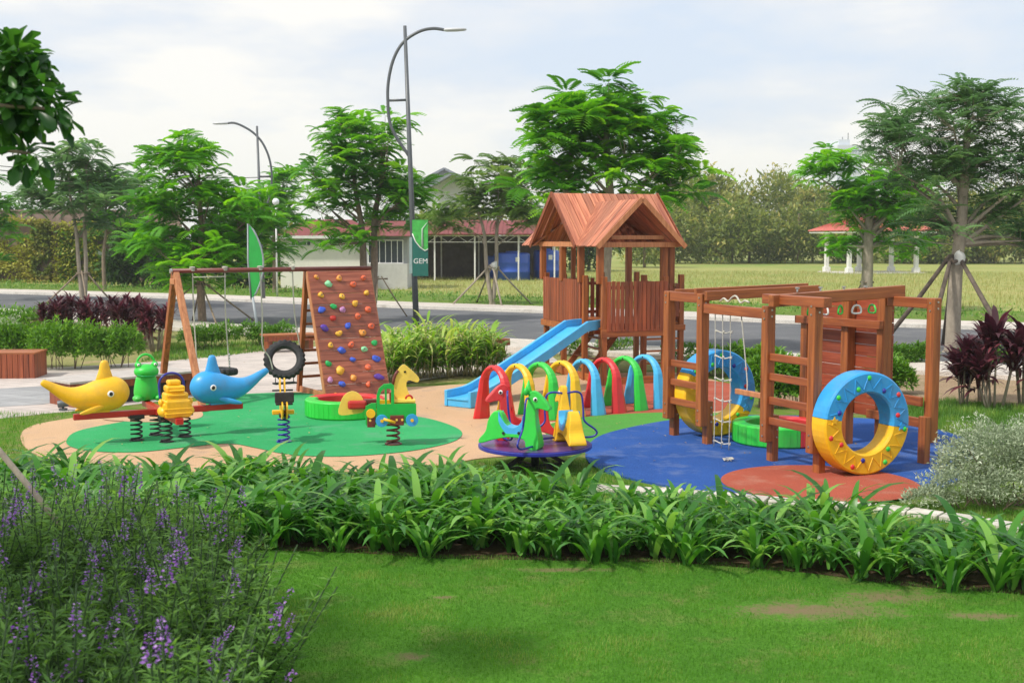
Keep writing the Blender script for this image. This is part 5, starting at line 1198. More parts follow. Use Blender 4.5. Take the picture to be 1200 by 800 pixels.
# gazebo
pg = G(1018, 320); Yg = pg.y; kx = Yg / 1400
gz = thing('gazebo', 'gazebo with pink red tiled hip roof and white posts', 'gazebo', (X_at(1018, Yg), Yg, 0), R(11)); gw = 52 * kx; ze = Z_at(271, Yg)
M_tile = simple('tile_pink', (.52, .14, .11), .7, var=.15, scale=4, dirt=.1)
mb = MB(); hw_ = gw * 1.12; a = hw_; zr = Z_at(251, Yg + 3)
def hipface(A, B, C, D, n=26):
    A, B, C, D = map(Vector, (A, B, C, D))
    for i in range(n):
        t0, t1 = i / n, (i + 1) / n; p = [A.lerp(B, t0), A.lerp(B, t1), D.lerp(C, t1), D.lerp(C, t0)]; nn = (p[1] - p[0]).cross(p[3] - p[0]).normalized(); tm = (t0 + t1) / 2; m0, m1 = A.lerp(B, tm) + nn * .09, D.lerp(C, tm) + nn * .09
        mb.add([p[0], m0, m1, p[3]], [(0, 1, 2, 3)]); mb.add([m0, p[1], p[2], m1], [(0, 1, 2, 3)])
rl = .8
hipface((-a, -a * .8, ze), (a, -a * .8, ze), (rl, 0, zr), (-rl, 0, zr)); hipface((a, a * .8, ze), (-a, a * .8, ze), (-rl, 0, zr), (rl, 0, zr)); hipface((-a, a * .8, ze), (-a, -a * .8, ze), (-rl, 0, zr), (-rl, .0, zr)); hipface((a, -a * .8, ze), (a, a * .8, ze), (rl, 0, zr), (rl, 0, zr))
mb.build('roof', M_tile, gz)
mb = MB(); mb.span(-a + .1, a - .1, -a * .8 + .1, a * .8 - .1, ze - .16, ze - .04); mb.build('eave', M_white, gz)
for x in (-.80, -.0, .80):
    for y in (-1, 1):
        if x == 0 and y < 0: continue
        mb = MB(); mb.span(x * gw - .16, x * gw + .16, y * gw * .55 - .16, y * gw * .55 + .16, 0, ze - .15); mb.span(x * gw - .26, x * gw + .26, y * gw * .55 - .26, y * gw * .55 + .26, 0, .5); mb.build('post', M_white, gz, bevel=.03)
mb = MB(); mb.span(-gw * .95, gw * .95, -gw * .7, gw * .7, .0, .12); mb.build('base_block', GM_kerb, gz)

# boundary wall with climbers at left
YW = 78; kx = YW / 1400
gwl = thing('garden_wall', 'long brown grey wall overgrown with yellow green climbers', 'wall', (X_at(-60, YW), YW, 0), 0)
mb = MB(); zz = Z_at(248, YW); mb.span(0, 270 * kx, 0, .3, 0, zz); mb.span(-.1, 270 * kx, -.08, .38, zz, zz + .12)
for i in range(8): x = 1.5 + i * 1.95; mb.span(x, x + .3, -.12, 0, 0, zz)
mb.build('wall', simple('wall_brown', (.27, .19, .16), .9, var=.2, scale=1.5, dirt=.3, bump=.3), gwl)

# ================================================================ VEGETATION
def ndirs(N, zlo=-1.0):
    z = rng.uniform(zlo, 1, N); a = rng.uniform(0, 2 * math.pi, N); r = np.sqrt(1 - z * z); return np.stack([r * np.cos(a), r * np.sin(a), z], 1)
T_FR = tmpl_frond(11, .42, .115, .34); T_FR2 = tmpl_frond(10, .34, .075, .27); T_LEAF = tmpl_leaf(.34, .18); T_KITE = tmpl_kite(.42)
def flame_tree(label, px, py, lobes, n_ros, fl=.55, mat=F_tree, trunk_r=.13, fork=.45, trunks=1, bark=M_bark, group='flame trees along the road', flat=.55, tm=None, nf=8, lean=0.0, name='flame_tree', tops=None, openness=.0):
    """lobes: (px, py, rx_px, ry_px, weight) as seen; turned into real ellipsoids round the trunk"""
    c = G(px, py); k = c.y / FPX; t = thing(name, label, 'tree', (c.x, c.y, 0), 0, group)
    Ls = []
    for i, (lx, ly, rx, ry) in enumerate(lobes):
        Ls.append(((lx - px) * k, rng.uniform(-.6, .6) * rx * k * .5, (py - ly) * k, rx * k, ry * k))
    wts = np.array([l[3] * l[4] for l in Ls]); wts = wts / wts.sum()
    ros = []
    for _ in range(n_ros):
        l = Ls[rng.choice(len(Ls), p=wts)]; d = ndirs(1, -.75)[0]; rr = rng.uniform(.2, 1.18) ** .8
        ros.append((l[0] + d[0] * l[3] * rr, l[1] + d[1] * l[3] * .9 * rr, l[2] + d[2] * l[4] * rr))
    ros = np.array(ros); ztop = ros[:, 2].max(); zlo = ros[:, 2].min(); cz = np.average([l[2] for l in Ls], weights=wts)
    # fronds
    lb = LB(); N = len(ros) * nf; ctr = np.repeat(ros, nf, 0); a = rng.uniform(0, 6.283, N)
    out_ = ros.copy(); out_[:, 2] = 0; out_ = np.repeat(out_ / (np.linalg.norm(out_, axis=1, keepdims=True) + .3), nf, 0)
    el = rng.uniform(-.35, .75, N); d = np.stack([np.cos(a) * np.cos(el), np.sin(a) * np.cos(el), np.sin(el)], 1) + out_ * .35
    base_var = np.repeat(rng.uniform(.10, .85, len(ros)), nf); hgt = np.repeat((ros[:, 2] - zlo) / (ztop - zlo + .01), nf)
    M = frames(d, roll=rng.uniform(-.35, .35, N))
    lb.add(tm or T_FR, M, ctr + d * .03, fl * np.repeat(rng.uniform(.7, 1.2, len(ros)), nf) * rng.uniform(.6, 1.2, N), base_var + rng.uniform(-.14, .22, N))
    cr_ = lb.build('crown', mat, t)
    # trunk + limbs: one leader per trunk runs up through the crown, limbs leave it at an upward slant
    mb = MB(); leaders = []; cx = float(np.average([l[0] for l in Ls], weights=wts))
    order = sorted(range(len(Ls)), key=lambda i_: Ls[i_][0])
    for k_ in range(trunks):
        if trunks == 1: tx = cx * .6; hz = zlo + (ztop - zlo) * .80
        else: q_ = (k_ + .5) / trunks; l = Ls[order[int(q_ * len(order))]]; tx = l[0] * .55; hz = zlo + (ztop - zlo) * (.62 + .12 * (k_ % 2))
        rr_ = trunk_r * (1 if trunks == 1 else .74); w1_ = random.uniform(-.07, .07)
        pts = [Vector((tx * .05, 0, -.05)), Vector((tx * .08, .05 * k_, .25)), Vector((tx * .25 + w1_, .1 * k_, hz * .32)), Vector((tx * .55 - w1_, .12 * k_, hz * .6)), Vector((tx * .85 + w1_, .1 * k_, hz * .85)), Vector((tx, 0, hz))]
        q = cr_open(pts, 6); n_ = len(q); rs = [rr_ * (1.3 - .3 * min(1, i / 4)) * (1 - .75 * (i / (n_ - 1)) ** 1.3) for i in range(n_)]; mb.tube(q, rs, 10); leaders.append(list(zip(q, rs)))
    limb_pts = [p_ for ld in leaders for p_ in ld[len(ld) // 2:]]
    nl = max(7, n_ros // 9); idx = rng.choice(len(ros), min(nl, len(ros)), replace=False)
    for j in idx:
        e_ = Vector(ros[j]) * .96; ld = min(leaders, key=lambda l_: abs(l_[-1][0].x - e_.x)); hd = math.hypot(e_.x - ld[-1][0].x, e_.y); want = max(zlo * fork, .40 * ztop, e_.z - .75 * hd - .25)
        s0, r0 = min(ld, key=lambda pr: abs(pr[0].z - want)); r0 = min(r0, trunk_r) * .42
        mid = s0.lerp(e_, .45) + Vector((random.uniform(-.1, .1), random.uniform(-.1, .1), random.uniform(-.02, .12) * (e_ - s0).length)); q = cr_open([s0, mid, e_], 6)
        rs = [r0 * (1 - .85 * i / (len(q) - 1)) + .006 for i in range(len(q))]; mb.tube(q, rs, 7); limb_pts += list(zip(q[3:], rs[3:]))
    for r_ in ros:
        v = Vector(r_); b = min(limb_pts, key=lambda pr: (pr[0] - v).length_squared + (0 if pr[0].z < v.z + .1 else 1.5)); q = [b[0], b[0].lerp(v, .55) + Vector((0, 0, -.05)), v]
        mb.tube(q, [min(.018, b[1]), .010, .005], 5, cap=False)
    mb.build('trunk', bark, t)
    return t

flame_tree('thin twin trunked tree left of the roadside, propped by stakes', 98, 362, [(100, 205, 50, 34), (75, 230, 50, 32), (130, 228, 38, 30), (95, 188, 34, 18), (52, 222, 26, 15), (112, 262, 20, 14)], 120, .64, F_treed, .15, trunks=2, fork=.3, bark=M_barkl)
flame_tree('darker tree standing behind the twin trunked tree at left', 122, 340, [(125, 230, 45, 35), (140, 262, 34, 26), (150, 215, 26, 20)], 85, .85, F_tree, .13)
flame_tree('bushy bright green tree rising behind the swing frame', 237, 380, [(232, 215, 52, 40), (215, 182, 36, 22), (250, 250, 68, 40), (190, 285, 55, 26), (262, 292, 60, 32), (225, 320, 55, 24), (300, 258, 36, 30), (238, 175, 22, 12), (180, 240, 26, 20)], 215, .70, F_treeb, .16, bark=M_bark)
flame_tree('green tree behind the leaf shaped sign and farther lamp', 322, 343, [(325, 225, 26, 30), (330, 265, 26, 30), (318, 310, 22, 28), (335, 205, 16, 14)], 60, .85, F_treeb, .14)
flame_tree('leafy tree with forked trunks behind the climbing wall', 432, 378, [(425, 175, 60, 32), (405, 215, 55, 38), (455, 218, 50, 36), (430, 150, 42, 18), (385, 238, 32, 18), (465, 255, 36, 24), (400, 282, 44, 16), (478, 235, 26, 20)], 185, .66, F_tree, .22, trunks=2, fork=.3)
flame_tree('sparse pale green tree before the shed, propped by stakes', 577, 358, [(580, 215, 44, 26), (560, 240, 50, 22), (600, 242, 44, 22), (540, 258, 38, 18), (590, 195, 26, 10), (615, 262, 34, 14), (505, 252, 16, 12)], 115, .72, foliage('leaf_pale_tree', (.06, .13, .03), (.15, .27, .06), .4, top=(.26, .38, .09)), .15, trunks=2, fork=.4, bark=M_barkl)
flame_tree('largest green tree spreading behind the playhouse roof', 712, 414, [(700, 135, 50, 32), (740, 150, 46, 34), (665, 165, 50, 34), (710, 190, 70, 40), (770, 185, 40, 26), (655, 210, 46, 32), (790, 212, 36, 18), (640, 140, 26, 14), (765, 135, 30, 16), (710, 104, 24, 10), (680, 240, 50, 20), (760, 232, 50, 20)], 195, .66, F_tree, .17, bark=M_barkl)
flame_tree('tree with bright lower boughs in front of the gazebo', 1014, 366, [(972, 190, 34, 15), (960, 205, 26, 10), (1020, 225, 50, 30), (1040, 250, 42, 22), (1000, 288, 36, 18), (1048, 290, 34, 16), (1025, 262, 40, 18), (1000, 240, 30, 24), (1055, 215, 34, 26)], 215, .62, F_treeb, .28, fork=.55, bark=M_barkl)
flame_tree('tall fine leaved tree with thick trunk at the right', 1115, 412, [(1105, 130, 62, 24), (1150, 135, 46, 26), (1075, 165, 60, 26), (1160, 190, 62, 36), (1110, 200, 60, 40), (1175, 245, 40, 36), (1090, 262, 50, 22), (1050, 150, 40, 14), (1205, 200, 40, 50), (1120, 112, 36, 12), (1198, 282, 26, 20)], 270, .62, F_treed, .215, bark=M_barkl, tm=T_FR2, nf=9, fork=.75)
flame_tree('tree cut by the left edge beyond the road', -12, 352, [(-12, 255, 34, 22), (10, 275, 22, 18), (-20, 225, 30, 24), (0, 300, 20, 16), (5, 245, 20, 12)], 50, .7, F_tree, .14)
tree_support('four slanting stakes round the twin trunk tree', 98, 362, 1.55, 1.5, 4)
tree_support('pale slanting stakes round the sparse tree', 577, 358, 1.75, 2.0, 4, .04, mat=M_barkl, wrap=True)
tree_support('slender stakes round the bushy bright tree', 237, 380, 1.4, 1.9, 4, .03)
tree_support('short stakes tied to the trunk before the gazebo', 1014, 366, 1.25, .8, 5, .035)
tree_support('thick weathered stakes propping the thick trunked tree', 1115, 412, 2.45, 2.1, 5, .06, a0=.1, wrap=True, mat=simple('stake_dark', (.13, .10, .08), .95, var=.4, bump=.8))
tree_support('thin stakes at the forked tree by the wall', 445, 372, 1.5, 1.2, 3, .025)

lb = LB(); lb.add(tmpl_leaf(.5, .15), zrot(rng.uniform(0, 6.28, FLN)), np.column_stack([FLQ, np.full(FLN, .040)]), rng.uniform(.025, .06, FLN), rng.uniform(0, 1, FLN))
tag(lb.build('fallen_leaves', foliage('leaf_fallen', (.10, .06, .02), (.30, .20, .07), .1, top=(.45, .36, .12))), 'small dry leaves fallen over rubber floor and paving', 'leaves', kind='stuff')
# leafy mass helper
def leaf_mass(name, label, cat, blobs, n, size, mat, tm=T_LEAF, kind=None, group=None, name_mesh='foliage', shell=.55, stems=0, parent=None, base=(0, 0, 0), zlo=-.35, upb=.5):
    """blobs: (x,y,z,rx,ry,rz) local metres"""
    lb = LB(); w = np.array([b[3] * b[4] + b[3] * b[5] for b in blobs]); w = w / w.sum()
    for b, wi in zip(blobs, w):
        m = max(6, int(n * wi)); d = ndirs(m, zlo); rr = rng.uniform(shell, 1.0, m) ** .8
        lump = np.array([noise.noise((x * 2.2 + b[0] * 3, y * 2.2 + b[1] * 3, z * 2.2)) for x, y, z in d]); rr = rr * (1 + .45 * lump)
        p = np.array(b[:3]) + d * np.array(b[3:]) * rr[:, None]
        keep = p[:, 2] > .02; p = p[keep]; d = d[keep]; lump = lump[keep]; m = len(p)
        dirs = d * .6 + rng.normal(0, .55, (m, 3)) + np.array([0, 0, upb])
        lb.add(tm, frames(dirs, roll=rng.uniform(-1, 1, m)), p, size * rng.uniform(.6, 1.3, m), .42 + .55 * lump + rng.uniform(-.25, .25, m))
    mats = mat
    if stems:
        mb = MB()
        for i in range(stems):
            b = blobs[i % len(blobs)]; e_ = Vector((b[0] + random.uniform(-.8, .8) * b[3], b[1] + random.uniform(-.8, .8) * b[4], b[2] + .4 * b[5])); s0 = Vector((b[0] * .6 + random.uniform(-.1, .1), b[1] * .6, 0)); mb.tube([s0, s0.lerp(e_, .5) + Vector((.03, 0, .05)), e_], [.010, .007, .004], 5, cap=False)
    if kind == 'stuff' or cat is None:
        o = lb.build(name, mats); o.location = base; return tag(o, label, cat, group, kind)
    t = thing(name, label, cat, base, 0, group); lb.build('leaves', mats, t)
    if stems: mb.build('stems', M_bark, t)
    return t
def shrub_at(name, label, px, py, wpx, hpx, n, size, mat, group=None, depth=.8, lumps=4, tm=T_LEAF, stems=10, cat='shrub'):
    c = G(px, py); k = c.y / FPX; W, H = wpx * k, hpx * k; bl = []
    for i in range(lumps):
        x = (i + .5) / lumps - .5; bl.append((x * W * .75, rng.uniform(-.2, .2) * W * depth * .4, H * rng.uniform(.36, .48), W / lumps * rng.uniform(.7, .9), W * depth / 2 * rng.uniform(.6, .8), H * rng.uniform(.40, .5)))
    return leaf_mass(name, label, cat, bl, n, size, mat, tm, group=group, stems=stems, base=(c.x, c.y, 0))
gsh = 'bright green shrubs left of the swing frame'
shrub_at('green_shrub', 'bright green shrub at left edge above the wooden box', 20, 430, 66, 60, 4200, .10, F_shrub, gsh)
shrub_at('green_shrub', 'round bright green shrub right of the wooden box', 78, 432, 84, 62, 5600, .10, F_shrub, gsh)
shrub_at('green_shrub', 'bright green shrub nearest the dark red plants', 135, 430, 66, 54, 4400, .10, F_shrub, gsh)
shrub_at('green_shrub', 'pale green shrub behind the left shrubs, by the road', 30, 398, 100, 44, 3200, .12, F_shrub, gsh)
shrub_at('grey_green_shrub', 'grey green low shrub at the left edge', 4, 402, 40, 34, 700, .10, F_silver)
shrub_at('hedge_plant', 'low clipped hedge section right of the swing leg', 245, 408, 74, 32, 4200, .085, F_shrub, 'low hedge behind the swings', .5, 4)
shrub_at('hedge_plant', 'low clipped hedge section behind the tyre swing', 312, 406, 76, 30, 4200, .085, F_shrub, 'low hedge behind the swings', .5, 4)
for (px, py, w, h, lab) in [(665, 416, 46, 20, 'low green plant under the playhouse at left'), (722, 414, 50, 18, 'low green plants seen under the playhouse deck'), (800, 424, 50, 26, 'small green plant between playhouse and play frame')]:
    shrub_at('low_plant', lab, px, py, w, h, 500, .11, F_weeds, None, .6, 3, stems=4)
for (px, py, w, h, lab) in [(845, 440, 70, 38, 'green shrub behind the rope ladder'), (905, 478, 62, 66, 'leafy green shrub behind the frame ladder'), (893, 440, 62, 36, 'green shrub near the road behind the ladder'), (942, 478, 46, 60, 'leafy shrub behind the plank panel'), (1040, 462, 58, 46, 'green shrub right of the plank panel'), (1060, 428, 70, 26, 'low bright plants left of the thick trunk'), (1150, 428, 60, 22, 'low bright plants right of the thick trunk')]:
    shrub_at('leafy_shrub', lab, px, py, w, h, 2600, .12, F_shrub if py > 430 else F_weeds, 'shrubs behind the play frame', .7, 3)
# silver bush at right
p = G(1165, 596)
leaf_mass('silver_bush', 'grey green silvery bush at the right, spilling over blue floor', 'shrub', [(.15, .25, .55, .62, .55, .50), (.65, .1, .50, .6, .5, .45), (-.35, -.05, .26, .42, .35, .24), (-.75, -.15, .14, .30, .25, .14), (.1, -.25, .25, .5, .35, .25), (-.15, .3, .42, .4, .4, .36), (.9, .4, .7, .5, .5, .5)], 24000, .05, F_silver, base=(p.x, p.y + .1, 0), stems=22, shell=.5).scale = (.95, .95, .86)

# cordylines
T_BL = tmpl_blade(6, .15, .8); T_BLn = tmpl_blade(6, .075, 1.2); T_BLw = tmpl_blade(7, .095, 1.0)
def rosette(lb, c, n, L_, tm, el=(.35, 1.4), var=(.2, .9), tilt=None, scatter_=.02):
    a = rng.uniform(0, 6.283, n); Mz = zrot(a); th = rng.uniform(-.15, .95, n) * (1 if tilt is None else tilt)
    ct, st = np.cos(th), np.sin(th); o = np.zeros(n); i = np.ones(n)
    My = np.stack([np.stack([ct, o, st], 1), np.stack([o, i, o], 1), np.stack([-st, o, ct], 1)], 1)
    lb.add(tm, Mz @ My, np.asarray(c) + rng.normal(0, scatter_, (n, 3)), L_ * rng.uniform(.65, 1.15, n), rng.uniform(var[0], var[1], n))
def cord_proto(heads, H, L_):
    lb = LB(); mb = MB()
    for _ in range(heads):
        h = H * random.uniform(.35, 1); q = Vector((random.uniform(-.3, .3), random.uniform(-.3, .3), h)); mb.tube([(q.x * .4, q.y * .4, 0), (q.x * .7, q.y * .7, h * .5), q], [.02, .016, .013], 6); rosette(lb, q, 22, L_, T_BL, tilt=1.1)
        rosette(lb, q - Vector((0, 0, .12)), 8, L_ * .9, T_BL, var=(.5, 1.0), tilt=1.6)
    return lb, mb
def cord(label, pos, group, heads, H, L_, src=None, rz=0, sc=1):
    if src is None:
        t = thing('red_cordyline', label, 'plant', pos, rz, group); lb, mb = cord_proto(heads, H, L_); lb.build('leaves', F_cord, t); mb.build('stems', M_barkl, t)
    else:
        t = copy_tree(src); t.location = pos; t.rotation_euler = (0, 0, rz); t['label'] = label
    t.scale = (sc, sc, sc); return t
gl_ = 'dark red cordylines beside the left shrubs'; protoL = None
spots = [(62, 402, 'leftmost of the dark red cordylines behind the shrubs'), (88, 398, 'dark red cordyline second from the left end'), (112, 402, 'dark red cordyline in the middle behind the shrubs'), (135, 398, 'dark red cordyline under the twin trunk tree'), (152, 408, 'dark red cordyline right of the middle'), (168, 404, 'dark red cordyline next to the swing leg'), (182, 412, 'rightmost low dark red cordyline by the swing leg'), (160, 396, 'dark red cordyline at the back towards the road')]
for i, (px, py, lab) in enumerate(spots):
    c = G(px, py); t = cord(lab, (c.x, c.y, 0), gl_, 13, .95, .42, protoL, i * 1.3, random.uniform(.9, 1.1)); protoL = protoL or t
gr_ = 'tall dark red cordylines at right'; protoR = None
for i, (px, py, lab, sc) in enumerate([(1128, 478, 'left low dark red cordyline beside the grass at right', .85), (1165, 482, 'tallest dark red cordyline with pink stems at right', 1.12), (1200, 480, 'dark red cordyline cut by the right edge', 1.05), (1150, 470, 'dark red cordyline behind the tallest one', .95)]):
    c = G(px, py); t = cord(lab, (c.x, c.y, 0), gr_, 6, 1.15, .60, protoR, i * 2.1, sc); protoR = protoR or t

# reeds
T_BLR = tmpl_blade(5, .13, .75)
def clump(name, label, cat, group, mats, n, L_, tm, tilt, var=(.1, .95), spread=.12, n2=0, up=None):
    t = thing(name, label, cat, (0, 0, 0), 0, group); lb = LB()
    for _ in range(max(1, n // 7)):
        c = (random.uniform(-spread, spread), random.uniform(-spread, spread), random.uniform(0, .05)); rosette(lb, c, 7, L_, tm, var=var, tilt=tilt)
    lb.build('leaves', mats, t); return t
rd = []
for v in range(3):
    t = thing('reed_clump', 'tall yellow green reed clump between the climbing wall and slide', 'plant', (0, 0, 0), 0, 'tall reeds left of the slide'); lb = LB(); mb = MB()
    for _ in range(20):
        x, y = random.uniform(-.32, .32), random.uniform(-.32, .32); h = random.uniform(.5, 1.05); lx, ly = random.uniform(-.2, .2), random.uniform(-.2, .2)
        mb.tube([(x, y, 0), (x + lx * .5, y + ly * .5, h * .5), (x + lx, y + ly, h)], [.012, .010, .006], 5)
        n = 7; tt = rng.uniform(.25, 1, n); a = rng.uniform(0, 6.28, n); th = rng.uniform(.25, 1.0, n); ct, st = np.cos(th), np.sin(th); o_ = np.zeros(n); i_ = np.ones(n)
        My = np.stack([np.stack([ct, o_, st], 1), np.stack([o_, i_, o_], 1), np.stack([-st, o_, ct], 1)], 1)
        lb.add(T_BLR, zrot(a) @ My, np.stack([x + lx * tt, y + ly * tt, h * tt], 1), rng.uniform(.32, .62, n), np.clip(.05 + .65 * tt + rng.uniform(-.3, .3, n), 0, 1))
    lb.build('leaves', F_reed, t); mb.build('stalks', simple('reed_stalk', (.42, .36, .18), .8, var=.3), t); rd.append(t)
spots = []
for i in range(21):
    px = 452 + (i % 11) * 12.5 + random.uniform(-3, 3); py = 448 - (i // 11) * 16 - (i % 11) * 1.3 + random.uniform(-3, 3); spots.append((px, py))
for i, (px, py) in enumerate(spots):
    c = G(px, py); t = rd[i] if i < 3 else copy_tree(rd[i % 3]); t.location = (c.x, c.y, 0); t.rotation_euler = (0, 0, random.uniform(0, 6)); s = random.uniform(.70, .95); t.scale = (s * 1.1, s * 1.1, s)
    od = ['nearest the climbing wall', 'second', 'third', 'fourth', 'fifth', 'sixth', 'seventh', 'eighth', 'ninth', 'tenth', 'eleventh'][i % 11]; t['label'] = ('front row' if i < 11 else 'back row') + ' clump of tall yellow green reeds, ' + (od if i % 11 == 0 else od + ' from the climbing wall')

# lily-like border plants
ll = []
for v in range(6):
    t = thing('border_lily', 'clump of arching dark green strap leaves in the planting bed', 'plant', (0, 0, 0), 0, 'strap leaved border plants between lawn and playground'); lb = LB()
    for _ in range(3):
        c = (random.uniform(-.12, .12), random.uniform(-.12, .12), random.uniform(-.02, .05)); rosette(lb, c, 9, random.uniform(.55, .82), T_BLw, var=(.0, 1.0), tilt=.52)
    lb.build('leaves', F_lily, t, smooth=True); ll.append(t)
poly = [(p.x, p.y) for p in bf] + [(p.x, p.y) for p in bb[::-1]]
cand = []
y0, y1 = 9.0, 15.2
rowi = 0; y = y0
while y < y1:
    x = -7.2 + (rowi % 2) * .16
    while x < 5.6:
        q = (x + random.uniform(-.09, .09), y + random.uniform(-.09, .09)); 
        if abs(q[0]) < q[1] * .45 + .3: cand.append(q)
        x += .31
    y += .285; rowi += 1
ca_ = np.array(cand); ins = inside(ca_[:, 0], ca_[:, 1] + .04, poly); ca_ = ca_[ins]
# thin the back at the right so the stone edge shows through
n_l = 0
for i, q in enumerate(ca_):
    if n_l >= 298: break
    t = ll[n_l] if n_l < 6 else copy_tree(ll[i % 6]); t.location = (q[0], q[1], .01); t.rotation_euler = (0, 0, random.uniform(0, 6.28)); s = random.uniform(.72, 1.12) * (1.0 if q[0] < 0 else .92); t.scale = (s, s, s * random.uniform(.9, 1.08)); n_l += 1
print('lilies', n_l, 'of', len(ca_))

# purple salvias, foreground left
sv = []
T_NL = tmpl_kite(.20, .1); T_PET = tmpl_kite(.7, .1)
for v in range(5):
    t = thing('purple_salvia', 'salvia', 'flowering plant', (0, 0, 0), 0, 'purple flowering salvias in the foreground'); lb = LB(); mb = MB(); spikes = []
    for s_ in range(24):
        a = random.uniform(0, 6.28); r0 = random.uniform(0, .15); sp = random.uniform(.05, .42); h = random.uniform(.55, .98)
        p0 = Vector((math.cos(a) * r0, math.sin(a) * r0, 0)); p1 = Vector((math.cos(a) * (r0 + sp), math.sin(a) * (r0 + sp), h)); q = cr_open([p0, p0.lerp(p1, .5) + Vector((0, 0, .08)), p1], 6)
        mb.tube(q, [.005] * len(q), 4, cap=False)
        n = 56; tt = rng.uniform(.12, 1.0, n); P = np.array([q[min(int(x * (len(q) - 1)), len(q) - 1)] for x in tt]) + rng.normal(0, .008, (n, 3)); aa = rng.uniform(0, 6.28, n); el = rng.uniform(0.0, .9, n)
        d = np.stack([np.cos(aa) * np.cos(el), np.sin(aa) * np.cos(el), np.sin(el)], 1); lb.add(T_NL, frames(d, roll=rng.uniform(-.5, .5, n)), P, rng.uniform(.07, .13, n) * (1.1 - .4 * tt), .25 + .5 * tt + rng.uniform(-.25, .2, n))
        if s_ % 8 == 0:
            top = q[-1]; dr = (q[-1] - q[-3]).normalized(); L2 = random.uniform(.14, .24); fb_ = LB(); m = 60; u = rng.uniform(0, 1, m) ** .9; aa = rng.uniform(0, 6.28, m)
            wv = np.where((u * 9).astype(int) % 2 == 0, 1, .75); rad = .020 * (1.05 - u) * wv + .006; P = np.array(top)[None] + np.array(dr)[None] * (u * L2)[:, None] + np.stack([np.cos(aa) * rad, np.sin(aa) * rad, np.zeros(m)], 1)
            d = np.stack([np.cos(aa), np.sin(aa), rng.uniform(-.3, .6, m)], 1); fb_.add(T_PET, frames(d, roll=rng.uniform(-1, 1, m)), P, .020 * (1.15 - .6 * u) * rng.uniform(.7, 1.3, m), rng.uniform(.1, 1, m)); spikes.append(fb_)
            mb.tube([top, top + dr * L2], [.004, .002], 4, cap=False)
    lb.build('leaves', F_salv, t); mb.build('stems', simple('stem_green', (.05, .10, .03), .7), t)
    for fb_ in spikes: fb_.build('flower_spike', F_purp, t)
    sv.append(t)
sp = []; salv_row = []
for D in np.arange(5.4, 9.9, .40):
    xr = (345 - 600) / 1400 * D - .12 - max(0, (D - 8.3)) * .55; xl = -600 / 1400 * D - .35; x = xl + random.uniform(0, .2)
    while x < xr - .2: sp.append((x + random.uniform(-.08, .08), D + random.uniform(-.1, .1))); salv_row.append(int(round((D - 5.4) / .40))); x += .47
wl = ['near', 'mid', 'far']
for i, (x, y) in enumerate(sp):
    t = sv[i] if i < 5 else copy_tree(sv[i % 5]); t.location = (x, y, 0); t.rotation_euler = (0, 0, random.uniform(0, 6.28)); s = random.uniform(.82, 1.12); t.scale = (s, s, s)
    row_ = round((y - 5.4) / .40) + 1; fx = (x / y * 1400 + 600)
    od_ = ['first', 'second', 'third', 'fourth', 'fifth', 'sixth', 'seventh', 'eighth', 'ninth', 'tenth', 'eleventh', 'twelfth', 'thirteenth']
    col_ = sum(1 for a_, b__ in sp[:i] if i - 9 < sp.index((a_, b__)) and a_ < x and salv_row[sp.index((a_, b__))] == salv_row[i])
    t['label'] = 'purple flowering salvia, %s row counted away from the camera, %s from the left' % (od_[min(12, salv_row[i])], od_[min(12, col_)])
print('salvias', len(sp))
st = thing('leaning_stake', 'brown wooden stake leaning among the purple flowers', 'stake', (0, 0, 0)); a = at(-8, 520, 8.8); b_ = at(90, 640, 8.9)
mb = MB(); mb.tube([a + (a - b_) * .5, a.lerp(b_, .5) + Vector((0, 0, .01)), b_ + (b_ - a) * .55], [.022, .024, .026], 8); mb.build('pole', M_barkl, st)

# broad leaved tree whose branch hangs into the picture, upper left; its crown shades the front of the lawn
bt = thing('broad_leaved_tree', 'dark broad leaved tree whose branch hangs in at the upper left', 'tree', (-5.4, 4.9, 0))
bl = [at(14, 78, 6.4), at(28, 112, 6.3), at(0, 120, 6.4), at(58, 128, 6.2), at(-14, 70, 6.4), at(28, 68, 6.5), at(12, 140, 6.3), at(36, 180, 6.2), at(-50, 110, 6.5)]
rad_ = [.15, .17, .20, .10, .20, .09, .10, .09, .24]
bl2 = [(v - Vector((-5.4, 4.9, 0))) for v in bl]; blobs = [(v.x, v.y, v.z, r_, r_, r_ * .75) for v, r_ in zip(bl2, rad_)]
lb = LB(); T_BR = (np.array([(0, 0, 0), (.35, .13, .03), (.75, .22, .02), (1, .06, -.12), (1, -.06, -.12), (.75, -.22, .02), (.35, -.13, .03), (.5, 0, -.01), (.95, 0, -.10)]), [(0, 7, 1), (1, 7, 8, 2), (2, 8, 3), (0, 6, 7), (6, 5, 8, 7), (5, 4, 8), (3, 8, 4)]); mb = MB(); tp = Vector((0, 0, 3.2))
mb.tube(cr_open([Vector((0, 0, -.05)), Vector((.05, .05, 1.6)), tp, Vector((.1, 0, 5.2))], 5), [.2 - .008 * i for i in range(16)], 10)
for (x, y, z, rx, ry, rz) in blobs:
    e_ = Vector((x, y, z)); q = cr_open([Vector((.05, .05, 2.6)), Vector((x * .5, y * .55, z * .5 + 1.75)), e_], 5); mb.tube(q, [.05 - .0042 * i for i in range(len(q))], 6)
    m = int(150 * (rx / .2) ** 2); d = ndirs(m, -1); P = np.array([x, y, z]) + d * np.array([rx, ry, rz]) * (rng.uniform(.15, 1, m) ** .6)[:, None]
    dirs = d * .5 + rng.normal(0, .5, (m, 3)) + np.array([.1, 0, -.25]); lb.add(T_BR, frames(dirs, roll=rng.uniform(-.8, .8, m)), P, .135 * rng.uniform(.6, 1.25, m), rng.uniform(0, .9, m))
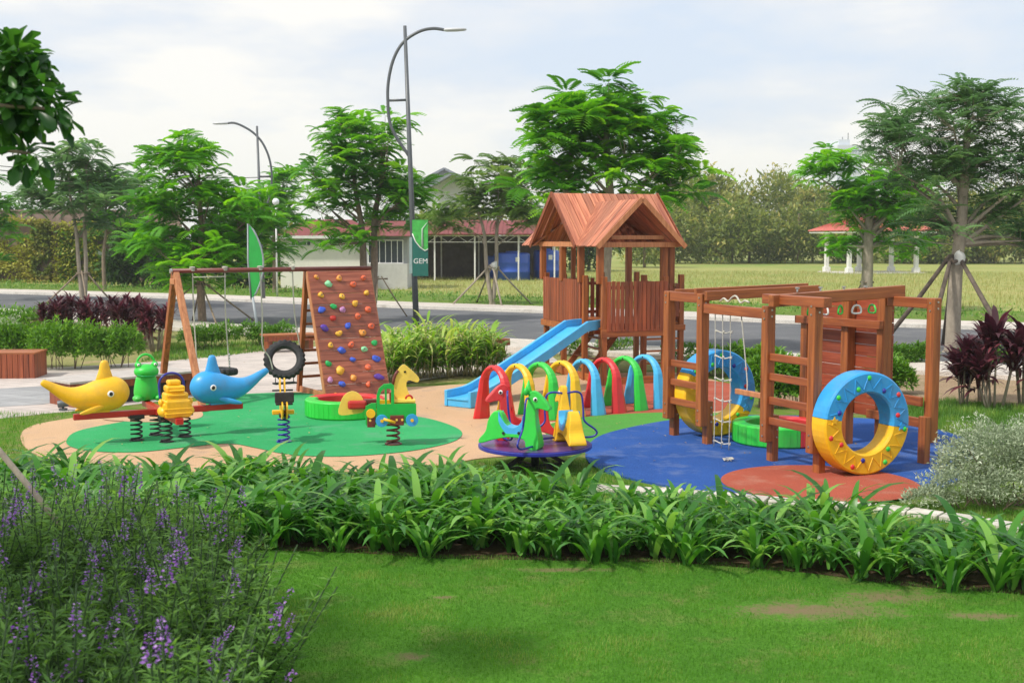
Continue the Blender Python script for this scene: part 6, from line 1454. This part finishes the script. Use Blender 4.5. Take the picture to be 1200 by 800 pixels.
big = [(-.3, 0, 5.2, 1.4, 1.5, .9), (-1.2, .4, 5.0, 1.3, 1.2, .9), (-.2, -1.4, 5.2, 1.3, 1.2, .9), (-.6, 1.0, 5.5, 1.2, 1.0, .8)]
for (x, y, z, rx, ry, rz) in big:
    e_ = Vector((x, y, z)); mb.tube(cr_open([tp, tp.lerp(e_, .5) + Vector((0, 0, .2)), e_], 5), [.09 - .007 * i for i in range(11)], 6)
    m = 560; d = ndirs(m, -1); P = np.array([x, y, z]) + d * np.array([rx, ry, rz]) * (rng.uniform(.2, 1, m) ** .6)[:, None]
    dirs = d * .5 + rng.normal(0, .5, (m, 3)); lb.add(T_BR, frames(dirs, roll=rng.uniform(-.8, .8, m)), P, .18 * rng.uniform(.6, 1.25, m), rng.uniform(0, .9, m))
lb.build('crown', F_broad, bt); mb.build('trunk', M_bark, bt)

# ---- far vegetation
def far_tree(label, px, py, w, h, n, size, mat, dY=0, group=None, name='background_tree', trunk=True, lumps=5, tm=T_KITE, low=.3):
    c = G(px, py); k = c.y / FPX; W, H = w * k, h * k; bls = []
    for i in range(lumps):
        bls.append((rng.uniform(-.32, .32) * W, rng.uniform(-.3, .3) * W, H * rng.uniform(low + .12, .80), W * rng.uniform(.24, .36), W * rng.uniform(.22, .32), H * rng.uniform(.17, .26)))
    bls.append((0, 0, H * (low + 1) / 2, W * .38, W * .32, H * (1 - low) * .42))
    t = thing(name, label, 'tree', (c.x, c.y, 0), 0, group); lb = LB(); ww = np.array([b[3] * b[5] for b in bls]); ww /= ww.sum()
    for b, wi in zip(bls, ww):
        m = int(n * wi); d = ndirs(m, -1); lump = np.array([noise.noise((x * 2.5 + b[0], y * 2.5, z * 2.5 + b[2])) for x, y, z in d]); rr = rng.uniform(.35, 1, m) ** .6 * (1 + .5 * lump)
        P = np.array(b[:3]) + d * np.array(b[3:]) * rr[:, None]; kp = P[:, 2] > .1; P = P[kp]; d = d[kp]; lump = lump[kp]; m = len(P)
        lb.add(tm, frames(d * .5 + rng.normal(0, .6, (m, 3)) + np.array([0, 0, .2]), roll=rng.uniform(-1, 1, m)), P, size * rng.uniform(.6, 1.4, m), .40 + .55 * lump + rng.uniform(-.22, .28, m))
    lb.build('crown', mat, t)
    mb = MB(); mb.tube([(0, 0, 0), (.05, 0, H * .4), (0, 0, H * .75)], [.16, .12, .05], 7)
    for b in bls: mb.tube([(0, 0, H * .3), (b[0] * .6, b[1] * .6, b[2] - b[5] * .3), (b[0], b[1], b[2])], [.07, .05, .02], 5, cap=False)
    mb.build('trunk', M_bark, t); return t
G1 = 'dense olive thicket trees beyond the field'; labs = ['olive green thicket tree right of the playhouse roof', 'tall olive thicket tree second from the playhouse', 'yellowish thicket tree in the middle of the gap', 'dense olive thicket tree left of the bright bough', 'olive thicket tree just left of the gazebo', 'thicket tree right behind the gazebo roof', 'olive thicket tree between gazebo and thick trunk', 'thicket tree behind the thick trunk', 'thicket tree at the right edge', 'olive tree cut off by the right edge']
for i, (px, w, h) in enumerate([(800, 75, 92), (838, 70, 100), (878, 74, 96), (915, 66, 92), (952, 64, 84), (992, 70, 74), (1038, 74, 72), (1090, 80, 76), (1140, 80, 80), (1195, 84, 86)]):
    far_tree(labs[i], px, 306 + (i % 3), w * 1.15, h * random.uniform(1.06, 1.22), 5600, .60, F_thick, group=G1, low=.0, lumps=7)
for i, (px, w, h, lab) in enumerate([(780, 90, 80, 'low olive thicket bush beside the playhouse post'), (858, 96, 84, 'front row thicket bush in the middle of the far field edge'), (935, 96, 78, 'front row thicket bush left of the gazebo'), (1068, 100, 72, 'front row thicket bush left of the thick trunk'), (1120, 90, 76, 'front row thicket bush behind the thick trunk'), (1165, 96, 84, 'front row thicket bush right of the thick trunk'), (1222, 96, 92, 'front row thicket bush cut by the right edge')]):
    far_tree(lab, px, 309, w, h, 5200, .55, F_thick, group=G1, low=.0, lumps=8)
G2 = 'trees behind the shed and houses'
for i, (px, py, w, h, m, lab) in enumerate([(505, 322, 70, 84, F_thick, 'brownish tree above the shed roof beside the tall lamp'), (560, 320, 80, 88, F_thick, 'olive tree behind the sparse pale tree'), (620, 320, 76, 92, F_thick, 'olive tree above the shed, left of the playhouse roof'), (380, 330, 80, 78, F_dark, 'dark tree behind the white house roof'), (440, 328, 70, 80, F_dark, 'dark tree behind the annex'), (338, 335, 50, 70, F_thick, 'olive tree behind the globe lamp'), (690, 318, 90, 80, F_dark, 'dark tree seen between the playhouse posts'), (755, 314, 80, 84, F_thick, 'olive tree behind the right playhouse posts')]):
    far_tree(lab, px, py, w, h, 2600, .5, m, group=G2, low=.02)
G3 = 'trees and hedges along the left wall'
for i, (px, py, w, h, n, s_, m, lab) in enumerate([(160, 336, 66, 92, 2800, .42, F_dark, 'dark bushy tree right of the climber covered wall'), (195, 338, 50, 66, 2000, .40, F_dark, 'dark undergrowth tree behind the bushy bright tree'), (270, 338, 80, 84, 2800, .45, F_dark, 'dark tree mass behind the bright tree and sign'), (190, 330, 70, 110, 1800, .5, F_thick, 'brownish tree top left of the bright tree'), (300, 330, 60, 110, 1500, .5, F_thick, 'brownish tree behind the farther lamp'), (60, 326, 70, 96, 900, .5, F_treed, 'grey green tree above the left wall'), (15, 326, 60, 90, 1100, .5, F_dark, 'dark green tree above the wall at left edge')]):
    far_tree(lab, px, py, w, h, n, s_, m, group=G3, low=.0 if s_ < .48 else .35)
# climbers and border on the wall
def wall_climber(label, px0, px1, y0_, y1_, mat, n, size):
    k = YW / FPX; A_ = at(px0, y0_, YW - .15); B_ = at(px1, y1_, YW - .15); P = np.stack([rng.uniform(A_.x, B_.x, n), YW - .12 - np.abs(rng.normal(0, .22, n)), np.clip(rng.uniform(B_.z, A_.z, n), .05, None)], 1)
    v = np.array([noise.noise((x * .9, 1.7, z * 1.1)) for x, _, z in P]); kp = v > -.28; P = P[kp]; v = v[kp]; n = len(P); d = rng.normal(0, .5, (n, 3)) + np.array([0, -.6, .1]); lb = LB()
    lb.add(T_KITE, frames(d, roll=rng.uniform(-1, 1, n)), P, size * rng.uniform(.6, 1.3, n), .45 + .7 * v + rng.uniform(-.25, .25, n)); o = lb.build('wall_climber', mat); return tag(o, label, 'climbing plant', 'climbers covering the left wall')
wall_climber('yellow green climber at the left end of the wall', -30, 42, 255, 335, F_yel, 4200, .28)
wall_climber('brown green climber in the middle of the wall', 38, 62, 258, 335, F_thick, 3000, .26)
wall_climber('yellow climber right of the bare wall strip', 62, 130, 260, 335, F_yel, 4200, .26)
wall_climber('green climber behind the twin trunks', 70, 160, 270, 338, F_weeds, 3200, .28)
c = G(36, 330); tw_ = thing('young_palm', 'small spiky palm before the climber covered wall', 'plant', (c.x, c.y, 0)); lb = LB(); rosette(lb, (0, 0, 1.9), 34, 1.5, T_BL, var=(.1, .6), tilt=1.2); lb.build('leaves', F_dark, tw_); mb = MB(); mb.tube([(0, 0, 0), (0, 0, 1.9)], [.16, .11], 8); mb.build('trunk', M_barkl, tw_)
